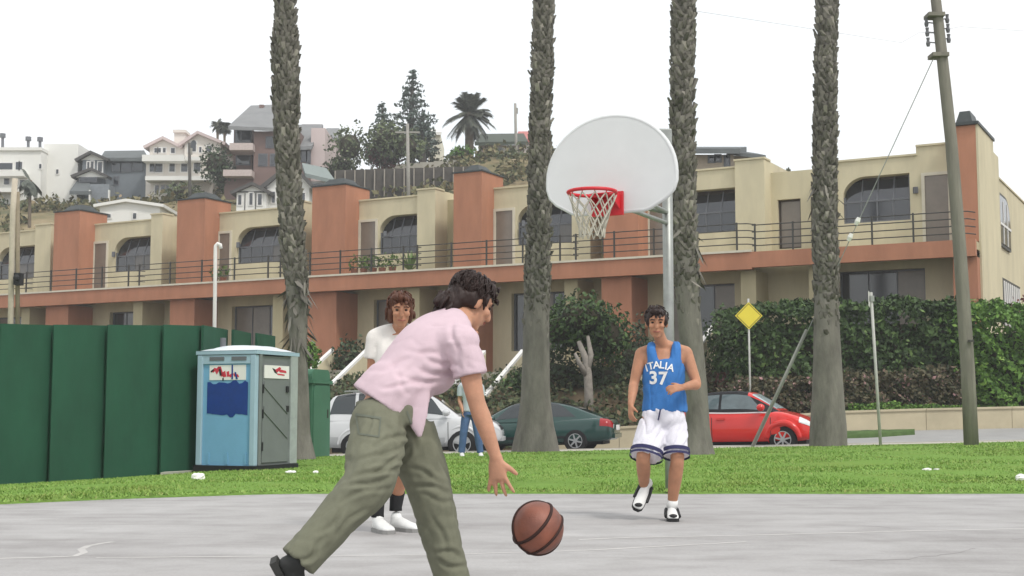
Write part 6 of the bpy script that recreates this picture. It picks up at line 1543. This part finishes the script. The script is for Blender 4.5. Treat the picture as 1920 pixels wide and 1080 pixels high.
# --- the player in blue
def player_in_blue():
    Y = 11.05
    A = lambda x, y, d=0: at(x, y, Y+d)
    hc = A(1231, 606, -.05)
    J = dict(shR=A(1203, 664, .02), elR=A(1189, 718, .0), wrR=A(1183, 758, -.14), shL=A(1286, 662, .02), elL=A(1306, 720, -.05), wrL=A(1281, 726, -.24),
             hipR=A(1222, 782), knR=A(1206, 858, -.16), anR=A(1208, 917, .10), hipL=A(1264, 782), knL=A(1270, 860, -.12), anL=A(1260, 948, .0))
    J['handR'] = (unit((-.05, -.2, -1)), (.7, .3, 0), (.1, -1, -.1), 1.0, .2, .45); J['handL'] = (unit((-.85, -.25, -.1)), (-.1, .7, -.6), (-.1, -.6, .7), 1.0, .2, .55)
    g = V((A(1240, 960).x, Y, 0))
    root, b, K_ = standing('player in blue number 37 jersey and long white shorts running under the hoop', hc, (-.10, -1, 0), J, MT['skin2'], None, MT['hair'], g, [((0, -.018, .048), (.086, .102, .086)), ((0, -.06, -.01), (.078, .055, .07)), ((0, .055, .090), (.062, .042, .028)), ((.06, 0, .02), (.03, .05, .05)), ((-.06, 0, .02), (.03, .05, .05))])
    f, side, u = K_['f'], K_['side'], K_['u']
    blue = M('jersey_blue', '#3f80c8', .80, .75, .10, 8, .2, 120); bluet = M('jersey_blue_side', '#2d5cb4', .8, .75, .06, 8)
    jf = crease(.007, (.3, 0, 1), (1, 0, -.3), 3, 3, 9, .006)
    bot = A(1247, 772)
    jer = sculpt('jersey', [('tube', [(bot, (.188, .135)), (A(1247, 740), (.180, .130)), (K_['wst']+u*.02, (.172, .125)), (K_['chs'], (.182, .130)), (K_['chs']+u*.09, (.150, .105))], side, False),
                            ]+[('tube', [(K_['chs']+u*.03+f*.055+V(side)*(s_*.085), .055), (K_['sh'].lerp(J['sh'+k_], .56)+u*.030+f*.075, .040), (K_['sh'].lerp(J['sh'+k_], .54)+u*.066+f*.005, .040), (K_['sh'].lerp(J['sh'+k_], .56)+u*.03-f*.06, .040), (K_['chs']+u*.03-f*.055+V(side)*(s_*.085), .055)]) for s_, k_ in ((1 if V(side).dot(J['shR']-K_['sh']) > 0 else -1, 'R'), (-1 if V(side).dot(J['shR']-K_['sh']) > 0 else 1, 'L'))], blue, root, .010, 3, .5, jf)
    # number and word: flat letters laid onto the cloth
    bm = bmesh.new(); bm.from_mesh(jer.data); bv = BVHTree.FromBMesh(bm); bm.free()
    white = M('print_white', '#f4f4f2', .85, .7, 0)
    def glyph(ch, cx, cy, h, rot=0.0, bold=.0, sx=1.0):
        cu = bpy.data.curves.new('t', 'FONT'); cu.body = ch; cu.size = 1; cu.align_x = 'CENTER'; cu.offset = bold; cu.resolution_u = 3
        o = bpy.data.objects.new('t', cu); COL.objects.link(o); dg = bpy.context.evaluated_depsgraph_get(); dg.update()
        me = bpy.data.meshes.new_from_object(o.evaluated_get(dg)); bpy.data.objects.remove(o); bpy.data.curves.remove(cu)
        bm = bmesh.new(); bm.from_mesh(me); bmesh.ops.subdivide_edges(bm, edges=[e for e in bm.edges if e.calc_length() > .12], cuts=2); bm.to_mesh(me); bm.free()
        for v in me.vertices:
            x, y = v.co.x*h*sx, (v.co.y-.34)*h; x, y = x*math.cos(rot)-y*math.sin(rot), x*math.sin(rot)+y*math.cos(rot)
            d = ray(cx+x, cy-y).normalized(); hh = bv.ray_cast(V((0, 0, CAMZ)), d); v.co = hh[0]-d*.005 if hh[0] else at(cx+x, cy-y, Y-.14)
        me.update(); link('number' if ch.isdigit() else 'letter', me, white, jer)
    glyph('3', 1225, 708, 33, .03, .03, 1.0); glyph('7', 1243, 709, 33, .03, .03, 1.0)
    for ch, x, y, r_ in zip('ITALIA', (1212, 1220, 1231, 1241, 1249, 1258), (690, 686, 684, 684, 686, 689), (.3, .2, .06, -.06, -.15, -.28)): glyph(ch, x, y, 19, r_, .02)
    # trim at the arm holes and neck
    for s in ('R', 'L'):
        p = J['sh'+s].lerp(K_['sh'], .25)+u*.03
    # shorts
    wh = M('shorts_white', '#efedf6', .84, .8, .06, 8, .2, 100); navy = M('shorts_navy', '#34345c', .8, .8, .08)
    sfn = crease(.012, (.15, 0, 1), (1, .2, -.1), 8, 3, 11, .010)
    hR, hL = A(1211, 858, -.12), A(1268, 856, -.10)
    s = sculpt('shorts', [('tube', [(A(1247, 768), (.165, .128)), (A(1245, 785, -.01), (.185, .140)), (A(1244, 802, -.01), (.16, .10))], side, False), ('tube', [(A(1226, 795), .125), (A(1217, 825, -.06), .130), (hR, .132)], None, False), ('tube', [(A(1264, 795), .112), (A(1267, 825, -.05), .108), (hL, .108)], None, False)], wh, root, .010, 3, .5, sfn)
    for p, r, up_ in ((hR, .137, A(1217, 825, -.06)), (hL, .113, A(1267, 825, -.05))):
        ax = unit(up_-p); a_ = unit(ax.cross(V((0, 1, 0)))); b_ = ax.cross(a_)
        for dz, th in ((.045, .016), (.006, .010)):
            n = 28; vs = []
            for k in range(n):
                w = 2*math.pi*k/n; d = a_*math.cos(w)+b_*math.sin(w)
                for o in (-th, th): vs.append(p+d*(r+.004*noise.noise((w*1.5, p.x, 1)))+ax*(dz+o))
            MB().add(vs, [(2*k, 2*((k+1) % n), 2*((k+1) % n)+1, 2*k+1) for k in range(n)]).build('hem_stripe', navy, s, True)
    MB().tube([A(1238, 768, -.15), A(1236, 778, -.17), A(1234, 788, -.165)], .007, 5).build('drawstring', navy, s)
    whs = M('shoe_white', '#eeeeec', .85, .5, .05); blk = M('shoe_black', '#232325', .9, .6, .1)
    a = J['anR']; shoe('shoe', A(1212, 910, .17), A(1192, 958, -.02), unit((.1, -.9, .45)), root, whs, blk, 1, blk)
    a = J['anL']; hl = V((a.x, a.y+.06, .002)); shoe('shoe', hl, hl+unit((-.05, -1, 0))*.27, (0, 0, 1), root, whs, blk, 1, blk)
    for p, q in ((J['anR'], J['knR']), (J['anL'], J['knL'])): MB().tube([p-V((0, 0, .02)), p.lerp(q, .12)], .046, 12).build('sock', whs, root, True)
player_in_blue()
# --- the player behind the man in pink
def player_behind():
    Y = 9.95; A = lambda x, y, d=0: at(x, y, Y+d)
    hc = A(751, 583, -.08)
    J = dict(shR=A(705, 634, .02), elR=A(698, 700, .03), wrR=A(706, 748, -.12), shL=A(790, 634, .02), elL=A(800, 702, .02), wrL=A(776, 735, -.2), hipR=A(712, 778), knR=A(706, 880, -.08), anR=A(708, 962, .04), hipL=A(758, 778), knL=A(752, 872, -.08), anL=A(742, 950, .12))
    J['handR'] = (unit((.2, -.4, -.9)), (.7, .3, 0), (0, -1, 0), 1, .2, .4); J['handL'] = (unit((-.8, -.4, -.2)), (0, .7, -.6), (0, -.6, .7), 1, .2, .5)
    root, b, K_ = standing('brown-haired player in white shoes and black socks standing behind the man in pink', hc, (.18, -1, 0), J, MT['skin2'], None, MT['hairb'], V((A(730, 990).x, Y, 0)), [((0, -.015, .050), (.090, .104, .088)), ((0, -.06, -.03), (.082, .06, .085)), ((.065, -.01, -.02), (.030, .055, .075)), ((-.065, -.01, -.02), (.030, .055, .075)), ((.02, .06, .092), (.06, .042, .03))], True)
    f, side, u = K_['f'], K_['side'], K_['u']; wt = M('shirt_white', '#f1ece6', .82, .85, .06, 8, .2, 100)
    sc_ = sculpt('shirt', [('tube', [(K_['pel']-u*.04, (.175, .13)), (K_['wst'], (.165, .122)), (K_['chs'], (.178, .128)), (K_['sh']-u*.005, (.16, .09)), (K_['sh']+u*.03, (.075, .07))], side, False)]+[('tube', [(K_['sh']+u*.060, .064), (K_['sh'].lerp(J['sh'+s], .55)+u*.036, .066), (J['sh'+s], .070)]) for s in 'LR']+[q for s in 'LR' for q in (('tube', [(K_['chs'], .11), (J['sh'+s], .072)]), ('tube', [(J['sh'+s], .074), (J['sh'+s].lerp(J['el'+s], .6), .076)], None, False))], wt, root, .011, 3, .5, fold_fn(.01, (7, 7, 5), 2))
    bk = M('shorts_dark', '#3a3b42', .8, .85, .1, 8)
    sculpt('shorts', [('tube', [(K_['pel']+u*.03, (.168, .125)), (K_['pel']-u*.10, (.18, .135))], side, False)]+[('tube', [(J['hip'+s], .11), (J['hip'+s].lerp(J['kn'+s], .5), .105), (J['hip'+s].lerp(J['kn'+s], .85), .108)], None, False) for s in 'LR'], bk, root, .011, 3, .5, fold_fn(.01, (8, 8, 4), 6))
    sk = M('sock_black', '#232325', .9, .9, .1); whs = MATS['shoe_white']; gs = M('sole_grey', '#9b9a98', .8, .7, .05)
    for s, dr in (('R', (.45, -.85, 0)), ('L', (.75, -.62, 0))):
        a, k = J['an'+s], J['kn'+s]; MB().tube([a-V((0, 0, .03)), a, a.lerp(k, .36)], [.048, .047, .056], 14).build('sock', sk, root, True)
        h = V((a.x-dr[0]*.05, a.y-dr[1]*.05, .002)); shoe('shoe', h, h+unit(dr)*.30, (0, 0, 1), root, whs, gs, 1, None, .054)
player_behind()
# --- the bystander in jeans on the far grass
def bystander():
    f0 = foot(882, 858); Y = f0.y; s = sc(Y); z0 = f0.z+.01
    A = lambda x, z, d=0: V(((x-960)/s, Y+d, z0+z))
    J = dict(shR=A(866, 1.42), elR=A(862, 1.13, .03), wrR=A(868, .93, -.1), shL=A(900, 1.42), elL=A(905, 1.13, .03), wrL=A(896, .95, -.12), hipR=A(875, .88), knR=A(870, .48, -.03), anR=A(866, .09), hipL=A(891, .88), knL=A(896, .48, -.03), anL=A(901, .09))
    for k in 'RL': J['hand'+k] = (unit((0, -.3, -1)), (1 if k == 'R' else -1, 0, 0), (0, -1, 0), 1, .2, .4)
    root, b, K_ = standing('bystander in blue jeans standing on the far grass in front of the white car', A(883, 1.62), (.3, -1, 0), J, MT['skin'], None, MT['hair'], f0, [((0, -.015, .050), (.088, .102, .086)), ((0, -.06, -.01), (.078, .055, .07))])
    f, side, u = K_['f'], K_['side'], K_['u']
    sculpt('shirt', [('tube', [(K_['pel']-u*.02, (.17, .13)), (K_['wst'], (.16, .12)), (K_['chs'], (.175, .125)), (K_['sh'], (.15, .09))], side, False)]+[('tube', [(K_['sh']+u*.06, .064), (K_['sh'].lerp(J['sh'+k], .55)+u*.036, .066), (J['sh'+k], .07)]) for k in 'LR']+[('tube', [(K_['chs'], .1), (J['sh'+k], .072), (J['sh'+k].lerp(J['el'+k], .7), .07)], None, False) for k in 'LR'], M('shirt_pale_blue', '#ccd5de', .8, .85, .06), root, .013, 2)
    sculpt('jeans', [('tube', [(K_['pel']+u*.02, (.16, .12)), (K_['pel']-u*.1, (.165, .125))], side, False)]+[('tube', [(J['hip'+k], .10), (J['kn'+k], .078), (J['an'+k]+u*.0, .07)], None, False) for k in 'LR'], M('denim', '#5b76a3', .72, .9, .15, 12), root, .013, 2, .5, fold_fn(.008, (9, 9, 6), 4))
    for k in 'RL': h = J['an'+k]+V((0, .06, -.088)); shoe('shoe', h, h+unit((.1, -1, 0))*.26, (0, 0, 1), root, MATS['shoe_white'], MATS['sole_grey'])
bystander()

# ------------------------------------------------------------------ ball and litter
def ball():
    c = at(1008, 990, 6.22); R = 48.5/sc(6.22)*1.0
    m = bpy.data.materials.new('ball_leather'); m.use_nodes = True; n = m.node_tree; p = n.nodes['Principled BSDF']; p.inputs['Roughness'].default_value = .5
    t = n.nodes.new('ShaderNodeTexCoord'); vo = n.nodes.new('ShaderNodeTexVoronoi'); vo.inputs['Scale'].default_value = 190; n.links.new(t.outputs['Object'], vo.inputs['Vector'])
    bp = n.nodes.new('ShaderNodeBump'); bp.inputs['Strength'].default_value = .5; bp.inputs['Distance'].default_value = .002; n.links.new(vo.outputs['Distance'], bp.inputs['Height']); n.links.new(bp.outputs[0], p.inputs['Normal'])
    z = n.nodes.new('ShaderNodeTexNoise'); z.inputs['Scale'].default_value = 9; z.inputs['Detail'].default_value = 6; n.links.new(t.outputs['Object'], z.inputs['Vector'])
    r = n.nodes.new('ShaderNodeValToRGB'); r.color_ramp.elements[0].position = .3; r.color_ramp.elements[0].color = lin('#7e4c3e', .62); r.color_ramp.elements[1].position = .7; r.color_ramp.elements[1].color = lin('#aa664f', .68); n.links.new(z.outputs[0], r.inputs[0]); n.links.new(r.outputs[0], p.inputs['Base Color'])
    root = thing('basketball', 'worn brown basketball in mid-bounce in front of the man in pink', 'basketball', c)
    MB().ball(c, R, 48, 32).build('ball', m, root, True)
    N = unit((-.62, -.30, .62)); e1 = unit(N.cross(V((0, 1, 0)))); e2 = N.cross(e1); sm = M('ball_seam', '#3a211b', .8, .7, 0)
    def ring(N, off):
        e1 = unit(N.cross(V((.1, 1, .2)))); e2 = N.cross(e1); rr = math.sqrt(1-off*off)
        MB().tube([c+N*(R*off)+(e1*math.cos(a)+e2*math.sin(a))*(R*rr*1.0005) for a in [2*math.pi*i/64 for i in range(65)]], .0078, 6, False).build('seam', sm, root, True)
    ring(N, .28); ring(N, -.36); ring(unit(e1), 0) if False else ring(unit((.35, -.92, .18)), .0)
ball()
def litter(x, y, k, lab, flat=False, seed=1):
    f0 = foot(x, y); r = random.Random(seed); root = thing('litter', lab, 'litter', f0); m = MB()
    m.ball(f0+V((0, 0, .03*k+.03)), (.09*k, .07*k, (.02 if flat else .055)*k), 12, 8); o = m.build('crumpled_paper', MT['litter'], root)
    for v in o.data.vertices: v.co += V((r.uniform(-.012, .012), r.uniform(-.012, .012), r.uniform(-.012, .012)))*k
litter(372, 904, 1.0, 'round white cup lying in the grass in front of the portable toilet'); litter(545, 893, .95, 'flat white scrap on the lawn right of the portable toilet', True, 2); litter(592, 892, .5, 'tiny white scrap on the lawn left of the man in pink', False, 3)
litter(1738, 887, .7, 'white scrap on the lawn below the utility pole', True, 4); litter(1756, 886, .5, 'second smaller white scrap on the lawn below the utility pole', True, 5); litter(1916, 906, .9, 'white ball of paper on the lawn at the right edge', False, 6)
